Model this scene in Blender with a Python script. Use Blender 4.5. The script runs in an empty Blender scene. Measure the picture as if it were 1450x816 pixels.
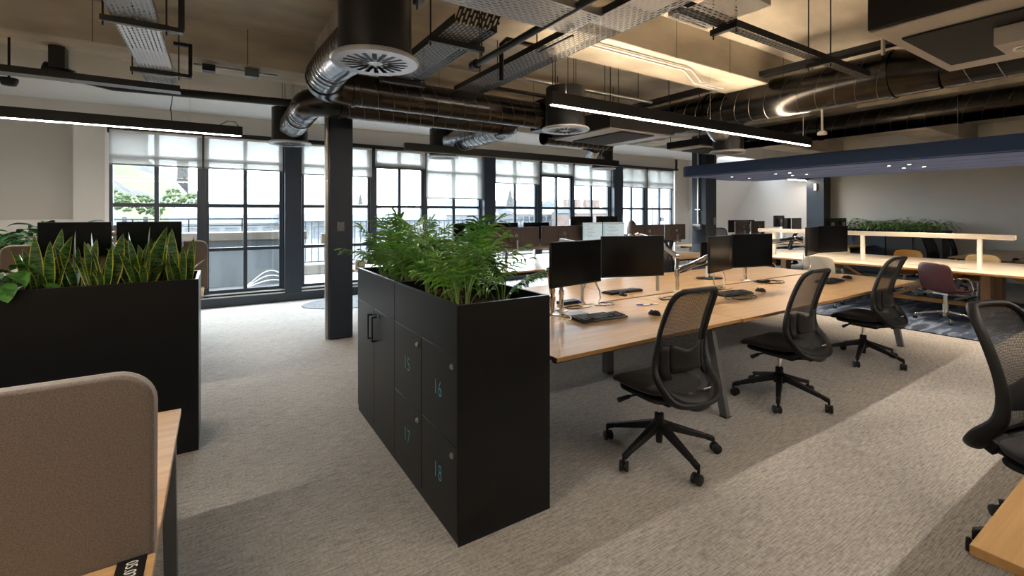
import bpy, bmesh, math, random
from mathutils import Vector, Matrix, Euler
from math import sin, cos, pi, radians as R_
random.seed(7)
S = bpy.context.scene
# ------------------------------------------------------------------ camera, world, exposure
FPX = 655.0
TH = math.atan(420/655.)
cam = bpy.data.cameras.new('camera'); camo = bpy.data.objects.new('camera', cam)
S.collection.objects.link(camo)
camo.location = (0, 0, 1.55); camo.rotation_euler = (pi/2, 0, -TH)
cam.sensor_fit = 'HORIZONTAL'; cam.sensor_width = 36; cam.lens = 36*FPX/1450
cam.shift_x = 0; cam.shift_y = -(408-302)/1450
cam.clip_start = .05; cam.clip_end = 900
S.camera = camo
S.view_settings.view_transform = 'Standard'; S.view_settings.look = 'None'
S.view_settings.gamma = 1; S.view_settings.use_curve_mapping = False
S.view_settings.exposure = 2.35
w = bpy.data.worlds.new('sky'); S.world = w; w.use_nodes = True
wb = w.node_tree.nodes['Background']
wb.inputs[0].default_value = (.80, .90, 1, 1); wb.inputs[1].default_value = 4.6
S.cycles.use_denoising = True
S.cycles.max_bounces = 8; S.cycles.diffuse_bounces = 4; S.cycles.glossy_bounces = 4
S.cycles.transmission_bounces = 6; S.cycles.transparent_max_bounces = 16
S.cycles.caustics_reflective = False; S.cycles.caustics_refractive = False
S.cycles.sample_clamp_indirect = 6
YW = 9.15; SC = YW/9.017
def portal(x0, x1):
    l = bpy.data.lights.new('portal', 'AREA'); l.shape = 'RECTANGLE'; l.size = x1-x0; l.size_y = 2.7
    l.cycles.is_portal = True
    o = bpy.data.objects.new('window_portal', l); S.collection.objects.link(o)
    o.location = ((x0+x1)/2, YW+.16, 1.5); o.rotation_euler = (-pi/2, 0, 0)
portal(-1.35, 11.7)
# ------------------------------------------------------------------ materials
def nt(name):
    m = bpy.data.materials.new(name); m.use_nodes = True
    t = m.node_tree; return m, t.nodes, t.links, t.nodes['Principled BSDF']
def M(name, col, rough=.5, metal=0., noise=None, bump=None, spec=None, coat=0., emit=None, trans=0., sheen=0., bumpd=.002):
    """noise=(scale(xyz) , col2, contrast lo,hi); bump=(scale xyz, strength)"""
    m, N, L, B = nt(name)
    B.inputs['Base Color'].default_value = (*col, 1); B.inputs['Roughness'].default_value = rough
    B.inputs['Metallic'].default_value = metal
    if spec is not None: B.inputs['Specular IOR Level'].default_value = spec
    if coat: B.inputs['Coat Weight'].default_value = coat
    if sheen: B.inputs['Sheen Weight'].default_value = sheen
    if trans: B.inputs['Transmission Weight'].default_value = trans
    if emit: B.inputs['Emission Color'].default_value = (*emit[0], 1); B.inputs['Emission Strength'].default_value = emit[1]
    tc = N.new('ShaderNodeTexCoord')
    def ns(sc, det=4):
        mp = N.new('ShaderNodeMapping'); mp.inputs['Scale'].default_value = sc if hasattr(sc, '__len__') else (sc,)*3
        n = N.new('ShaderNodeTexNoise'); n.inputs['Scale'].default_value = 1; n.inputs['Detail'].default_value = det
        L.new(tc.outputs['Object'], mp.inputs[0]); L.new(mp.outputs[0], n.inputs['Vector']); return n
    if noise:
        n = ns(noise[0]); r = N.new('ShaderNodeValToRGB')
        lo, hi = noise[2] if len(noise) > 2 else (.35, .65)
        r.color_ramp.elements[0].position = lo; r.color_ramp.elements[1].position = hi
        r.color_ramp.elements[0].color = (*col, 1); r.color_ramp.elements[1].color = (*noise[1], 1)
        L.new(n.outputs['Fac'], r.inputs[0]); L.new(r.outputs[0], B.inputs['Base Color'])
    if bump:
        n = ns(bump[0], 3); b = N.new('ShaderNodeBump'); b.inputs['Strength'].default_value = bump[1]
        b.inputs['Distance'].default_value = bumpd
        L.new(n.outputs['Fac'], b.inputs['Height']); L.new(b.outputs[0], B.inputs['Normal'])
    return m
def holes(name, col, metal, rough, bw, bh, mortar, axes='xy', back=0.0, keep=0.0):
    """sheet with rows of slots cut through it (transparent where the slot is)"""
    m, N, L, B = nt(name)
    B.inputs['Base Color'].default_value = (*col, 1); B.inputs['Roughness'].default_value = rough; B.inputs['Metallic'].default_value = metal
    tc = N.new('ShaderNodeTexCoord'); sp = N.new('ShaderNodeSeparateXYZ'); cb = N.new('ShaderNodeCombineXYZ')
    L.new(tc.outputs['Object'], sp.inputs[0])
    for i, a in enumerate(axes): L.new(sp.outputs['xyz'.index(a)], cb.inputs[i])
    br = N.new('ShaderNodeTexBrick'); br.inputs['Scale'].default_value = 1
    br.inputs['Brick Width'].default_value = bw; br.inputs['Row Height'].default_value = bh
    br.inputs['Mortar Size'].default_value = mortar; br.inputs['Mortar Smooth'].default_value = 0
    L.new(cb.outputs[0], br.inputs['Vector'])
    tr = N.new('ShaderNodeBsdfTransparent'); mx = N.new('ShaderNodeMixShader')
    mt = N.new('ShaderNodeMath'); mt.operation = 'MAXIMUM'; mt.inputs[1].default_value = keep
    L.new(br.outputs['Fac'], mt.inputs[0]); L.new(mt.outputs[0], mx.inputs[0])
    L.new(tr.outputs[0], mx.inputs[1]); L.new(B.outputs[0], mx.inputs[2])
    L.new(mx.outputs[0], N['Material Output'].inputs[0])
    return m
def wood(name, c1, c2, rough=.35, along='x', coat=.15):
    m, N, L, B = nt(name); B.inputs['Roughness'].default_value = rough; B.inputs['Coat Weight'].default_value = coat
    B.inputs['Coat Roughness'].default_value = .25
    tc = N.new('ShaderNodeTexCoord'); mp = N.new('ShaderNodeMapping')
    sc = {'x': (1.2, 26, 26), 'y': (26, 1.2, 26), 'z': (26, 26, 1.2)}[along]
    mp.inputs['Scale'].default_value = sc
    n = N.new('ShaderNodeTexNoise'); n.inputs['Scale'].default_value = 1.3; n.inputs['Detail'].default_value = 6; n.inputs['Distortion'].default_value = .6
    r = N.new('ShaderNodeValToRGB'); r.color_ramp.elements[0].position = .3; r.color_ramp.elements[1].position = .7
    r.color_ramp.elements[0].color = (*c1, 1); r.color_ramp.elements[1].color = (*c2, 1)
    L.new(tc.outputs['Object'], mp.inputs[0]); L.new(mp.outputs[0], n.inputs['Vector']); L.new(n.outputs['Fac'], r.inputs[0]); L.new(r.outputs[0], B.inputs['Base Color'])
    b = N.new('ShaderNodeBump'); b.inputs['Strength'].default_value = .08; b.inputs['Distance'].default_value = .001
    L.new(n.outputs['Fac'], b.inputs['Height']); L.new(b.outputs[0], B.inputs['Normal'])
    return m
def carpet():
    m, N, L, B = nt('carpet'); B.inputs['Roughness'].default_value = .95; B.inputs['Specular IOR Level'].default_value = .15
    tc = N.new('ShaderNodeTexCoord')
    def nz(sc, det=3, dist=0):
        mp = N.new('ShaderNodeMapping'); mp.inputs['Scale'].default_value = sc
        n = N.new('ShaderNodeTexNoise'); n.inputs['Scale'].default_value = 1; n.inputs['Detail'].default_value = det; n.inputs['Distortion'].default_value = dist
        L.new(tc.outputs['Object'], mp.inputs[0]); L.new(mp.outputs[0], n.inputs['Vector']); return n
    a = nz((11, 150, 1), 2, .25); b = nz((75, 45, 1), 2, .3); c = nz((1.6, 2.6, 1), 3)
    mul = N.new('ShaderNodeMath'); mul.operation = 'ADD'; L.new(a.outputs['Fac'], mul.inputs[0])
    h = N.new('ShaderNodeMath'); h.operation = 'MULTIPLY'; h.inputs[1].default_value = .6; L.new(b.outputs['Fac'], h.inputs[0]); L.new(h.outputs[0], mul.inputs[1])
    r = N.new('ShaderNodeValToRGB'); r.color_ramp.elements[0].position = .50; r.color_ramp.elements[1].position = 1.06
    r.color_ramp.elements[0].color = (.27, .25, .225, 1); r.color_ramp.elements[1].color = (.60, .57, .53, 1)
    L.new(mul.outputs[0], r.inputs[0])
    mx = N.new('ShaderNodeMixRGB'); mx.blend_type = 'MULTIPLY'; mx.inputs[0].default_value = .25
    L.new(r.outputs[0], mx.inputs[1]); L.new(c.outputs['Fac'], mx.inputs[2]); L.new(mx.outputs[0], B.inputs['Base Color'])
    bp = N.new('ShaderNodeBump'); bp.inputs['Strength'].default_value = .7; bp.inputs['Distance'].default_value = .004
    L.new(mul.outputs[0], bp.inputs['Height']); L.new(bp.outputs[0], B.inputs['Normal'])
    return m
def rugmat(name, cols, sc, pos):
    m, N, L, B = nt(name); B.inputs['Roughness'].default_value = .95
    tc = N.new('ShaderNodeTexCoord'); mp = N.new('ShaderNodeMapping'); mp.inputs['Scale'].default_value = sc
    n = N.new('ShaderNodeTexNoise'); n.inputs['Scale'].default_value = 1; n.inputs['Detail'].default_value = 5; n.inputs['Distortion'].default_value = .8
    r = N.new('ShaderNodeValToRGB')
    while len(r.color_ramp.elements) < len(cols): r.color_ramp.elements.new(.5)
    for e, c, p in zip(r.color_ramp.elements, cols, pos): e.color = (*c, 1); e.position = p
    L.new(tc.outputs['Object'], mp.inputs[0]); L.new(mp.outputs[0], n.inputs['Vector']); L.new(n.outputs['Fac'], r.inputs[0]); L.new(r.outputs[0], B.inputs['Base Color'])
    return m
def thin(name, col, alpha, rough=.1, gloss=.08):
    """pane: mostly clear with a faint reflection"""
    m, N, L, B = nt(name)
    tr = N.new('ShaderNodeBsdfTransparent'); tr.inputs[0].default_value = (*col, 1)
    g = N.new('ShaderNodeBsdfGlossy'); g.inputs['Roughness'].default_value = rough
    mx = N.new('ShaderNodeMixShader'); mx.inputs[0].default_value = gloss
    L.new(tr.outputs[0], mx.inputs[1]); L.new(g.outputs[0], mx.inputs[2]); L.new(mx.outputs[0], N['Material Output'].inputs[0])
    return m
def blindmat():
    m, N, L, B = nt('roller_blind_fabric')
    tr = N.new('ShaderNodeBsdfTransparent'); tr.inputs[0].default_value = (.9, .9, .88, 1)
    tl = N.new('ShaderNodeBsdfTranslucent'); tl.inputs[0].default_value = (.5, .49, .47, 1)
    df = N.new('ShaderNodeBsdfDiffuse'); df.inputs[0].default_value = (.5, .49, .46, 1)
    a = N.new('ShaderNodeMixShader'); a.inputs[0].default_value = .5; b = N.new('ShaderNodeMixShader'); b.inputs[0].default_value = .80
    L.new(tl.outputs[0], a.inputs[1]); L.new(df.outputs[0], a.inputs[2]); L.new(tr.outputs[0], b.inputs[1]); L.new(a.outputs[0], b.inputs[2])
    L.new(b.outputs[0], N['Material Output'].inputs[0]); return m
def snake():
    m, N, L, B = nt('snake_leaf'); B.inputs['Roughness'].default_value = .35
    tc = N.new('ShaderNodeTexCoord'); mp = N.new('ShaderNodeMapping'); mp.inputs['Scale'].default_value = (10, 10, 70)
    n = N.new('ShaderNodeTexNoise'); n.inputs['Scale'].default_value = 1; n.inputs['Distortion'].default_value = 1.2
    r = N.new('ShaderNodeValToRGB'); r.color_ramp.elements[0].position = .42; r.color_ramp.elements[1].position = .58
    r.color_ramp.elements[0].color = (.012, .045, .012, 1); r.color_ramp.elements[1].color = (.075, .19, .04, 1)
    L.new(tc.outputs['Object'], mp.inputs[0]); L.new(mp.outputs[0], n.inputs['Vector']); L.new(n.outputs['Fac'], r.inputs[0]); L.new(r.outputs[0], B.inputs['Base Color'])
    return m
black = M('black_powder_coat', (.008, .0085, .01), .42, noise=(60, (.011, .0115, .013)), spec=.35)
lockm = M('black_laminate', (.0065, .007, .008), .36, spec=.3, bump=(500, .08), bumpd=.0005)
darkrec = M('dark_recess', (.004, .004, .004), .8)
steelblue = M('blue_grey_paint', (.014, .024, .042), .42, bump=(40, .25))
frame_m = M('window_frame_paint', (.022, .032, .045), .4)
plastic = M('black_plastic', (.008, .008, .009), .5, spec=.35)
rubber = M('black_rubber', (.006, .006, .006), .6)
fabricblk = M('black_fabric', (.008, .008, .009), .95, bump=(900, .4), sheen=.12)
meshm = holes('chair_mesh', (.011, .011, .013), 0, .75, .0075, .0055, .0017, 'xz', keep=.10)
chrome = M('chrome', (.75, .73, .7), .12, 1)
alu = M('brushed_aluminium', (.62, .6, .57), .3, 1)
galv = M('galvanised_steel', (.5, .5, .5), .3, 1, noise=(7, (.42, .42, .42)))
duct_m = M('spiral_duct_steel', (.06, .057, .055), .26, 1, noise=(5, (.038, .037, .037)))
flex_m = M('flexible_duct_foil', (.40, .42, .45), .25, 1, noise=(14, (.26, .27, .29)), bump=(30, .5), bumpd=.004)
seam_m = M('duct_seam', (.17, .16, .145), .35, 1)
ductblk = M('black_duct_paint', (.006, .006, .007), .35, noise=(6, (.009, .009, .010)), spec=.35)
trayblk = holes('black_perforated_tray', (.016, .016, .018), .6, .4, .05, .025, .007, 'xy')
traysil = holes('galvanised_perforated_tray', (.46, .50, .56), .7, .45, .056, .027, .0085, 'xy')
traysily = holes('galvanised_perforated_tray_lengthways', (.46, .50, .56), .7, .45, .056, .027, .0085, 'yx')
trayblky = holes('black_perforated_tray_lengthways', (.02, .02, .023), .6, .4, .056, .027, .0075, 'yx')
concrete = M('board_marked_concrete', (.36, .325, .27), .85, noise=((1.3, 2.6, 3.1), (.56, .51, .43), (.32, .68)), bump=(45, .6), bumpd=.004)
conc_dk = M('concrete_pit', (.06, .045, .03), .9)
plaster = M('white_plaster', (.62, .61, .59), .8, bump=(70, .12))
plaster_w = M('white_soffit_paint', (.78, .79, .8), .7)
carpet_m = carpet()
rug_m = rugmat('blue_patterned_rug', [(.006, .011, .028), (.02, .04, .085), (.16, .2, .27), (.015, .028, .06)], (1.6, 7, 1), (.3, .48, .6, .75))
rug2_m = rugmat('grey_patterned_rug', [(.06, .065, .07), (.22, .23, .24), (.1, .105, .11)], (9, 30, 1), (.35, .5, .65))
oak = wood('oak_veneer', (.42, .245, .10), (.55, .345, .155), .36, 'x', .18)
oaky = wood('oak_veneer_lengthways', (.47, .275, .125), (.60, .375, .19), .3, 'y', .35)
oakedge = wood('oak_edge', (.36, .19, .06), (.46, .25, .09), .45)
oakz = wood('oak_panel', (.40, .23, .11), (.52, .32, .17), .45, 'z')
whitetop = wood('pale_table_top', (.60, .52, .42), (.70, .62, .52), .3, 'y', .3)
felt = M('grey_beige_felt', (.15, .125, .105), 1, noise=((300, 60, 300), (.22, .19, .163), (.38, .64)), bump=(500, .4), sheen=.3)
feltedge = M('pale_felt_piping', (.36, .34, .33), 1)
legm = M('grey_powder_coat', (.16, .165, .17), .4, .3)
teal = M('teal_lettering', (.12, .47, .52), .5)
soil = M('dark_soil', (.028, .016, .009), 1, noise=(60, (.07, .042, .025)), bump=(60, 1.), bumpd=.02)
palm = M('palm_leaf', (.05, .18, .02), .35, noise=(9, (.12, .33, .04)))
palm2 = M('palm_leaf_bright', (.12, .31, .03), .35, noise=(9, (.23, .47, .07)))
stem_m = M('palm_stem', (.14, .25, .05), .5, noise=(20, (.24, .36, .1)))
leafdk = M('dark_glossy_leaf', (.014, .06, .018), .3, noise=(12, (.035, .11, .03)))
leafvar = M('striped_green_leaf', (.03, .13, .02), .35, noise=((30, 30, 30), (.10, .28, .06), (.45, .55)))
snake_m = snake(); yellow_m = M('yellow_leaf_edge', (.52, .50, .07), .4)
bluefelt = M('navy_acoustic_felt', (.018, .042, .105), .95, bump=(300, .3), sheen=.2)
bluefelt2 = M('blue_acoustic_felt_underside', (.04, .085, .26), .95, sheen=.2)
glass = thin('window_glass', (.97, .985, .98), 0, .02, .06)
blind_m = blindmat()
led = M('led_diffuser', (1, 1, 1), .5, emit=((1, .89, .76), 40))
ledc = M('downlight_lens', (1, 1, 1), .5, emit=((1, .82, .6), 7))
scr_dk = M('dark_screen', (.003, .003, .0035), .16, spec=.4)
scr_on = M('lit_screen', (.3, .36, .38), .4, emit=((.55, .66, .7), .13))
monback = M('charcoal_monitor_shell', (.07, .055, .05), .38)
silver = M('silver_logo', (.6, .6, .62), .3, .8)
whitep = M('white_plastic', (.72, .7, .66), .4)
keym = M('keycap', (.016, .016, .018), .45)
blue_usb = M('blue_plug', (.02, .06, .5), .4)
burg = M('burgundy_leather', (.075, .022, .025), .38, bump=(150, .2))
cream = M('cream_leather', (.55, .50, .42), .45, bump=(150, .2))
ochre = M('ochre_leather', (.55, .26, .045), .42, bump=(150, .2))
sand = M('sand_leather', (.55, .40, .19), .45, bump=(150, .2))
# ------------------------------------------------------------------ mesh builder
class MB:
    def __init__(s): s.v = []; s.f = []; s.m = []; s.cm = 0; s.flat = False
    def add(s, vs, fs):
        b = len(s.v); s.v += [tuple(x) for x in vs]
        for f in fs: s.f.append(tuple(b+i for i in f)); s.m.append(s.cm)
        return s
    def box(s, a, b):
        x0, y0, z0 = a; x1, y1, z1 = b
        return s.add([(x0,y0,z0),(x1,y0,z0),(x1,y1,z0),(x0,y1,z0),(x0,y0,z1),(x1,y0,z1),(x1,y1,z1),(x0,y1,z1)],
                     [(3,2,1,0),(4,5,6,7),(0,1,5,4),(1,2,6,5),(2,3,7,6),(3,0,4,7)])
    def obox(s, c, size, rot=(0,0,0)):
        m = Matrix.Translation(c) @ Euler(rot).to_matrix().to_4x4(); h = [k/2 for k in size]; n = len(s.v)
        s.box((-h[0],-h[1],-h[2]), (h[0],h[1],h[2]))
        for i in range(n, len(s.v)): s.v[i] = tuple(m @ Vector(s.v[i]))
        return s
    def bar(s, p, q, w, h, w2=None, h2=None, up=(0,0,1)):
        p = Vector(p); q = Vector(q); d = (q-p).normalized(); u = Vector(up)
        if abs(d.dot(u)) > .98: u = Vector((1,0,0))
        a = d.cross(u).normalized(); c = a.cross(d).normalized(); w2 = w if w2 is None else w2; h2 = h if h2 is None else h2
        vs = [p+a*sx*w/2+c*sz*h/2 for sx, sz in ((-1,-1),(1,-1),(1,1),(-1,1))]+[q+a*sx*w2/2+c*sz*h2/2 for sx, sz in ((-1,-1),(1,-1),(1,1),(-1,1))]
        return s.add(vs, [(0,1,2,3),(7,6,5,4),(1,0,4,5),(2,1,5,6),(3,2,6,7),(0,3,7,4)])
    def tube(s, pts, r, n=8, closed=False, flat=None):
        """r scalar or list; flat=(ku,kv) elliptic scaling"""
        P = [Vector(p) for p in pts]; N = len(P); rs = r if hasattr(r, '__len__') else [r]*N
        t0 = None; vs = []; u = None
        for i in range(N):
            if closed: t = (P[(i+1) % N]-P[i-1]).normalized()
            else: t = (P[min(i+1, N-1)]-P[max(i-1, 0)]).normalized()
            if u is None:
                g = Vector((0,0,1)) if abs(t.z) < .9 else Vector((1,0,0)); u = t.cross(g).normalized()
            else: u = (u-t*u.dot(t)).normalized()
            w_ = t.cross(u)
            ku, kv = flat or (1, 1)
            for k in range(n):
                a = 2*pi*k/n; vs.append(P[i]+u*cos(a)*rs[i]*ku+w_*sin(a)*rs[i]*kv)
        fs = []
        for i in range(N if closed else N-1):
            j = (i+1) % N
            for k in range(n): fs.append((i*n+k, i*n+(k+1) % n, j*n+(k+1) % n, j*n+k))
        if not closed: fs += [tuple(range(n-1, -1, -1)), tuple((N-1)*n+k for k in range(n))]
        return s.add(vs, fs)
    def cyl(s, p, q, r, n=12, r2=None): return s.tube([p, q], [r, r if r2 is None else r2], n)
    def lathe(s, prof, c=(0,0,0), n=24, cap=True):
        vs = []; fs = []
        for r, z in prof:
            for k in range(n): a = 2*pi*k/n; vs.append((c[0]+r*cos(a), c[1]+r*sin(a), c[2]+z))
        for i in range(len(prof)-1):
            for k in range(n): fs.append((i*n+k, i*n+(k+1) % n, (i+1)*n+(k+1) % n, (i+1)*n+k))
        if cap: fs += [tuple(range(n-1, -1, -1)), tuple((len(prof)-1)*n+k for k in range(n))]
        return s.add(vs, fs)
    def prism(s, poly, z0, z1, fn=None):
        fn = fn or (lambda a, b, c: (a, b, c)); n = len(poly)
        vs = [fn(x, y, z0) for x, y in poly]+[fn(x, y, z1) for x, y in poly]
        return s.add(vs, [tuple(range(n-1, -1, -1)), tuple(range(n, 2*n))]+[(i, (i+1) % n, n+(i+1) % n, n+i) for i in range(n)])
    def sheet(s, fn, nu, nv):
        vs = [fn(i/nu, j/nv) for i in range(nu+1) for j in range(nv+1)]
        return s.add(vs, [(i*(nv+1)+j, (i+1)*(nv+1)+j, (i+1)*(nv+1)+j+1, i*(nv+1)+j+1) for i in range(nu) for j in range(nv)])
    def ball(s, c, r, n=10, k=(1,1,1)):
        prof = []
        vs = []; fs = []
        for i in range(n+1):
            a = -pi/2+pi*i/n
            for j in range(2*n): b = pi*j/n; vs.append((c[0]+r*k[0]*cos(a)*cos(b), c[1]+r*k[1]*cos(a)*sin(b), c[2]+r*k[2]*sin(a)))
        for i in range(n):
            for j in range(2*n): fs.append((i*2*n+j, i*2*n+(j+1) % (2*n), (i+1)*2*n+(j+1) % (2*n), (i+1)*2*n+j))
        return s.add(vs, fs)
    def mesh(s, name, mats, off=(0,0,0)):
        me = bpy.data.meshes.new(name)
        me.from_pydata([(x-off[0], y-off[1], z-off[2]) for x, y, z in s.v], [], s.f)
        for m in (mats if isinstance(mats, (list, tuple)) else [mats]): me.materials.append(m)
        me.polygons.foreach_set('material_index', s.m)
        if not s.flat:
            me.polygons.foreach_set('use_smooth', [True]*len(s.f)); me.update()
            me.set_sharp_from_angle(angle=R_(38))
        return me
    def build(s, name, mats, parent=None, bevel=0, world=False, solid=0, sub=0, seg=2):
        off = tuple(root_of(parent)) if (world and parent) else (0,0,0)
        o = bpy.data.objects.new(name, s.mesh(name, mats, off)); S.collection.objects.link(o)
        if parent: o.parent = parent
        if solid: d = o.modifiers.new('solid', 'SOLIDIFY'); d.thickness = solid; d.offset = 0
        if sub: d = o.modifiers.new('sub', 'SUBSURF'); d.levels = d.render_levels = sub
        if bevel: d = o.modifiers.new('bevel', 'BEVEL'); d.width = bevel; d.segments = seg; d.limit_method = 'ANGLE'; d.harden_normals = False
        return o
def root_of(p):
    v = Vector(p.location)
    while p.parent: p = p.parent; v += Vector(p.location)
    return v
def tag(o, label=None, cat=None, group=None, kind=None):
    if label: o['label'] = label
    if cat: o['category'] = cat
    if group: o['group'] = group
    if kind: o['kind'] = kind
    return o
def thing(name, label, cat, loc=(0,0,0), rz=0, group=None):
    o = bpy.data.objects.new(name, None); S.collection.objects.link(o)
    o.empty_display_size = .1; o.location = loc; o.rotation_euler = (0,0,rz); return tag(o, label, cat, group)
def copy_tree(o, parent=None, **kw):
    c = o.copy(); S.collection.objects.link(c)
    if parent: c.parent = parent
    for ch in list(o.children): copy_tree(ch, c)
    if 'loc' in kw: c.location = kw['loc']
    if 'rz' in kw: c.rotation_euler = (0,0,kw['rz'])
    if 'label' in kw: c['label'] = kw['label']
    if 'group' in kw: c['group'] = kw['group']
    return c
def zc(x, y):
    """height of the slab or of the beam above a point"""
    b = any(a <= y <= c for a, c in ((5.9, 6.53), (3.17, 3.83), (.42, 1.08), (-2.33, -1.67))) or .97 <= x <= 1.69 or 8.47 <= x <= 9.19
    return 3.2 if b else (3.19 if y > 7.75 else 3.6)
def struct(name, mb, mat, label=None, cat=None, bevel=0, **k):
    o = mb.build(name, mat, None, bevel, **k); return tag(o, label, cat, None, 'structure')
def text(s_, size, fn, mat, parent, name='lettering', depth=.0006, world=True, thin_=0, space=1):
    cu = bpy.data.curves.new('t', 'FONT'); cu.body = s_; cu.size = size; cu.align_x = 'CENTER'; cu.align_y = 'CENTER'; cu.extrude = depth
    cu.resolution_u = 3; cu.offset = thin_; cu.space_character = space
    to = bpy.data.objects.new('t', cu); S.collection.objects.link(to)
    bpy.context.view_layer.update()
    me = bpy.data.meshes.new_from_object(to.evaluated_get(bpy.context.evaluated_depsgraph_get()))
    bpy.data.objects.remove(to)
    off = root_of(parent) if world else Vector((0,0,0))
    for v in me.vertices: v.co = Vector(fn(*v.co))-off
    me.materials.clear(); me.materials.append(mat)
    o = bpy.data.objects.new(name, me); S.collection.objects.link(o); o.parent = parent; return o
def rrect(x0, y0, x1, y1, r, n=5, corners=(1,1,1,1)):
    pts = []
    for k, (cx, cy, a) in enumerate(((x1-r, y1-r, 0), (x0+r, y1-r, pi/2), (x0+r, y0+r, pi), (x1-r, y0+r, 3*pi/2))):
        if not corners[k]:
            pts.append(((x1 if k in (0, 3) else x0), (y1 if k in (0, 1) else y0))); continue
        for i in range(n+1): t = a+pi/2*i/n; pts.append((cx+r*cos(t), cy+r*sin(t)))
    return pts
# ------------------------------------------------------------------ room shell
XL, XE, YB = -4.2, 14.9, -5.0
fl = struct('floor', MB().box((XL, YB, -.1), (XE+.2, YW+.2, 0)), carpet_m, 'beige grey woven carpet with fine ribbed texture', 'floor')
ZH = 1.55+1.275*SC       # head of the windows
ZSF = 3.19
wn = struct('wall_far', MB().box((-1.75, YW, ZH), (11.85, YW+.3, ZSF+.3)).box((-1.75, YW, 0), (-1.36, YW+.3, ZH)).box((11.75, YW, 0), (12.4, YW+.3, ZSF+.3))
    .box((XL, YW+.55, 0), (-1.75, YW+.85, ZSF+.3)).box((XL, YW, 0), (-1.75, YW+.55, 1.46)).box((-1.76, YW+.3, 1.46), (-1.7, YW+.6, ZH+.3)).box((XL, YW, ZH+.12), (-1.75, YW+.55, ZSF+.3)).box((-1.36, YW+.02, 0), (11.75, YW+.2, .14)),
    plaster, 'pale plaster wall around and above the long row of windows', 'wall')
struct('wall_left', MB().box((XL-.2, YB, 0), (XL, YW+.85, 4)), plaster, 'plain left wall outside the picture', 'wall')
struct('wall_back', MB().box((XL, YB-.2, 0), (XE, YB, 4)), plaster, 'plain wall behind the camera', 'wall')
struct('wall_right', MB().box((XE, YB, 0), (XE+.2, YW+.3, 4)), plaster, 'long beige end wall behind the far desks', 'wall')
mb = MB()   # knee wall and mansard slope at the far right
mb.prism([(YW, 0), (YW, 1.6), (8.45, 2.72), (8.1, 3.3), (YW+.3, 3.3), (YW+.3, 0)], 12.4, XE, lambda a, b, c: (c, a, b))
struct('wall_knee', mb, plaster, 'sloping attic wall right of the windows behind the column', 'wall')
# soffit by the windows and slab with downstand beams
struct('ceiling_soffit', MB().box((XL, 7.85, ZSF), (12.4, YW+.1, ZSF+.12)).box((XL, 7.8, ZSF), (XE, 7.86, 3.95)), plaster_w, 'white soffit strip above the window wall', 'ceiling')
ZS, ZB = 3.6, 3.2
struct('ceiling', MB().box((XL, YB, ZS), (XE, 7.9, ZS+.2)), concrete, 'exposed board-marked concrete ceiling slab', 'ceiling')
def beam(a, b, label):
    o = struct('ceiling_beam', MB().box(a, b), concrete, label, 'beam', .012)
    return o
beam((XL, 5.93, ZB), (XE, 6.5, ZS), 'concrete ceiling beam nearest the windows, running over the blue column')
beam((XL, 3.2, ZB), (XE, 3.8, ZS), 'concrete ceiling beam above the middle of the oak desks')
beam((XL, .45, ZB), (XE, 1.05, ZS), 'concrete ceiling beam overhead near the camera')
beam((XL, -2.3, ZB), (XE, -1.7, ZS), 'concrete ceiling beam behind the camera')
for x0, l in ((1.0, 'cross beam of bare concrete over the near blue column'), (8.5, 'cross beam of bare concrete over the far column')):
    beam((x0, YB, ZB+.001), (x0+.66, 7.8, ZS), l)
# joints between the boards on the beam faces: narrow recess strips
jb = MB()
for x in (-1.0, .3, 2.6, 4.2, 5.4, 6.6, 7.8): jb.box((x, 5.928, ZB), (x+.006, 5.931, ZS))
for x in (2.9, 4.13, 5.1, 6.3): jb.box((x, 3.198, ZB), (x+.006, 3.201, ZS))
tag(jb.build('shuttering_joint', conc_dk), 'thin dark shuttering joints on the concrete beams', 'joint', kind='structure')
# columns
def column(x0, y0, x1, y1, z1, label):
    r = thing('column', label, 'column', ((x0+x1)/2, (y0+y1)/2, 0)); r['kind'] = 'structure'
    MB().box((x0, y0, 0), (x1, y1, z1)).build('shaft', steelblue, r, .012, True)
    return r
c1 = column(1.17, 5.95, 1.45, 6.2, ZB, 'dark blue painted steel-cased column beside the planter lockers')
MB().box((1.13, 5.99, .0), (1.168, 6.04, ZB)).build('edge_strip', alu, c1, .003, True)
MB().box((1.09, 6.0, 1.18), (1.168, 6.08, 1.3)).build('junction_box', whitep, c1, .006, True)
g = MB(); g.box((1.27, 5.944, 1.33), (1.335, 5.95, 1.44)); g.box((1.26, 5.94, 1.33), (1.27, 5.95, 1.45)); g.box((1.335, 5.94, 1.33), (1.345, 5.95, 1.45)); g.build('wall_switch', legm, c1, .002, True)
c2 = column(8.64, 5.95, 9.0, 6.3, ZB, 'blue grey column with vertical silver conduit behind the communal table')
MB().cyl((8.61, 6.12, 1.32), (8.61, 6.12, ZB), .022).box((8.58, 6.06, 1.62), (8.64, 6.18, 1.64)).build('conduit', galv, c2, 0, True)
MB().box((8.56, 6.04, 1.2), (8.64, 6.22, 1.32)).build('socket_box', galv, c2, .004, True)
MB().box((8.86, 5.92, 1.3), (8.94, 5.95, 1.46)).build('switch_box', legm, c2, .004, True)
c3 = column(14.5, 6.25, 14.88, 6.72, ZS, 'dark column standing against the beige end wall')
MB().box((14.44, 6.42, 2.2), (14.5, 6.5, 2.4)).build('wall_sensor', whitep, c3, .006, True)
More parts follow.
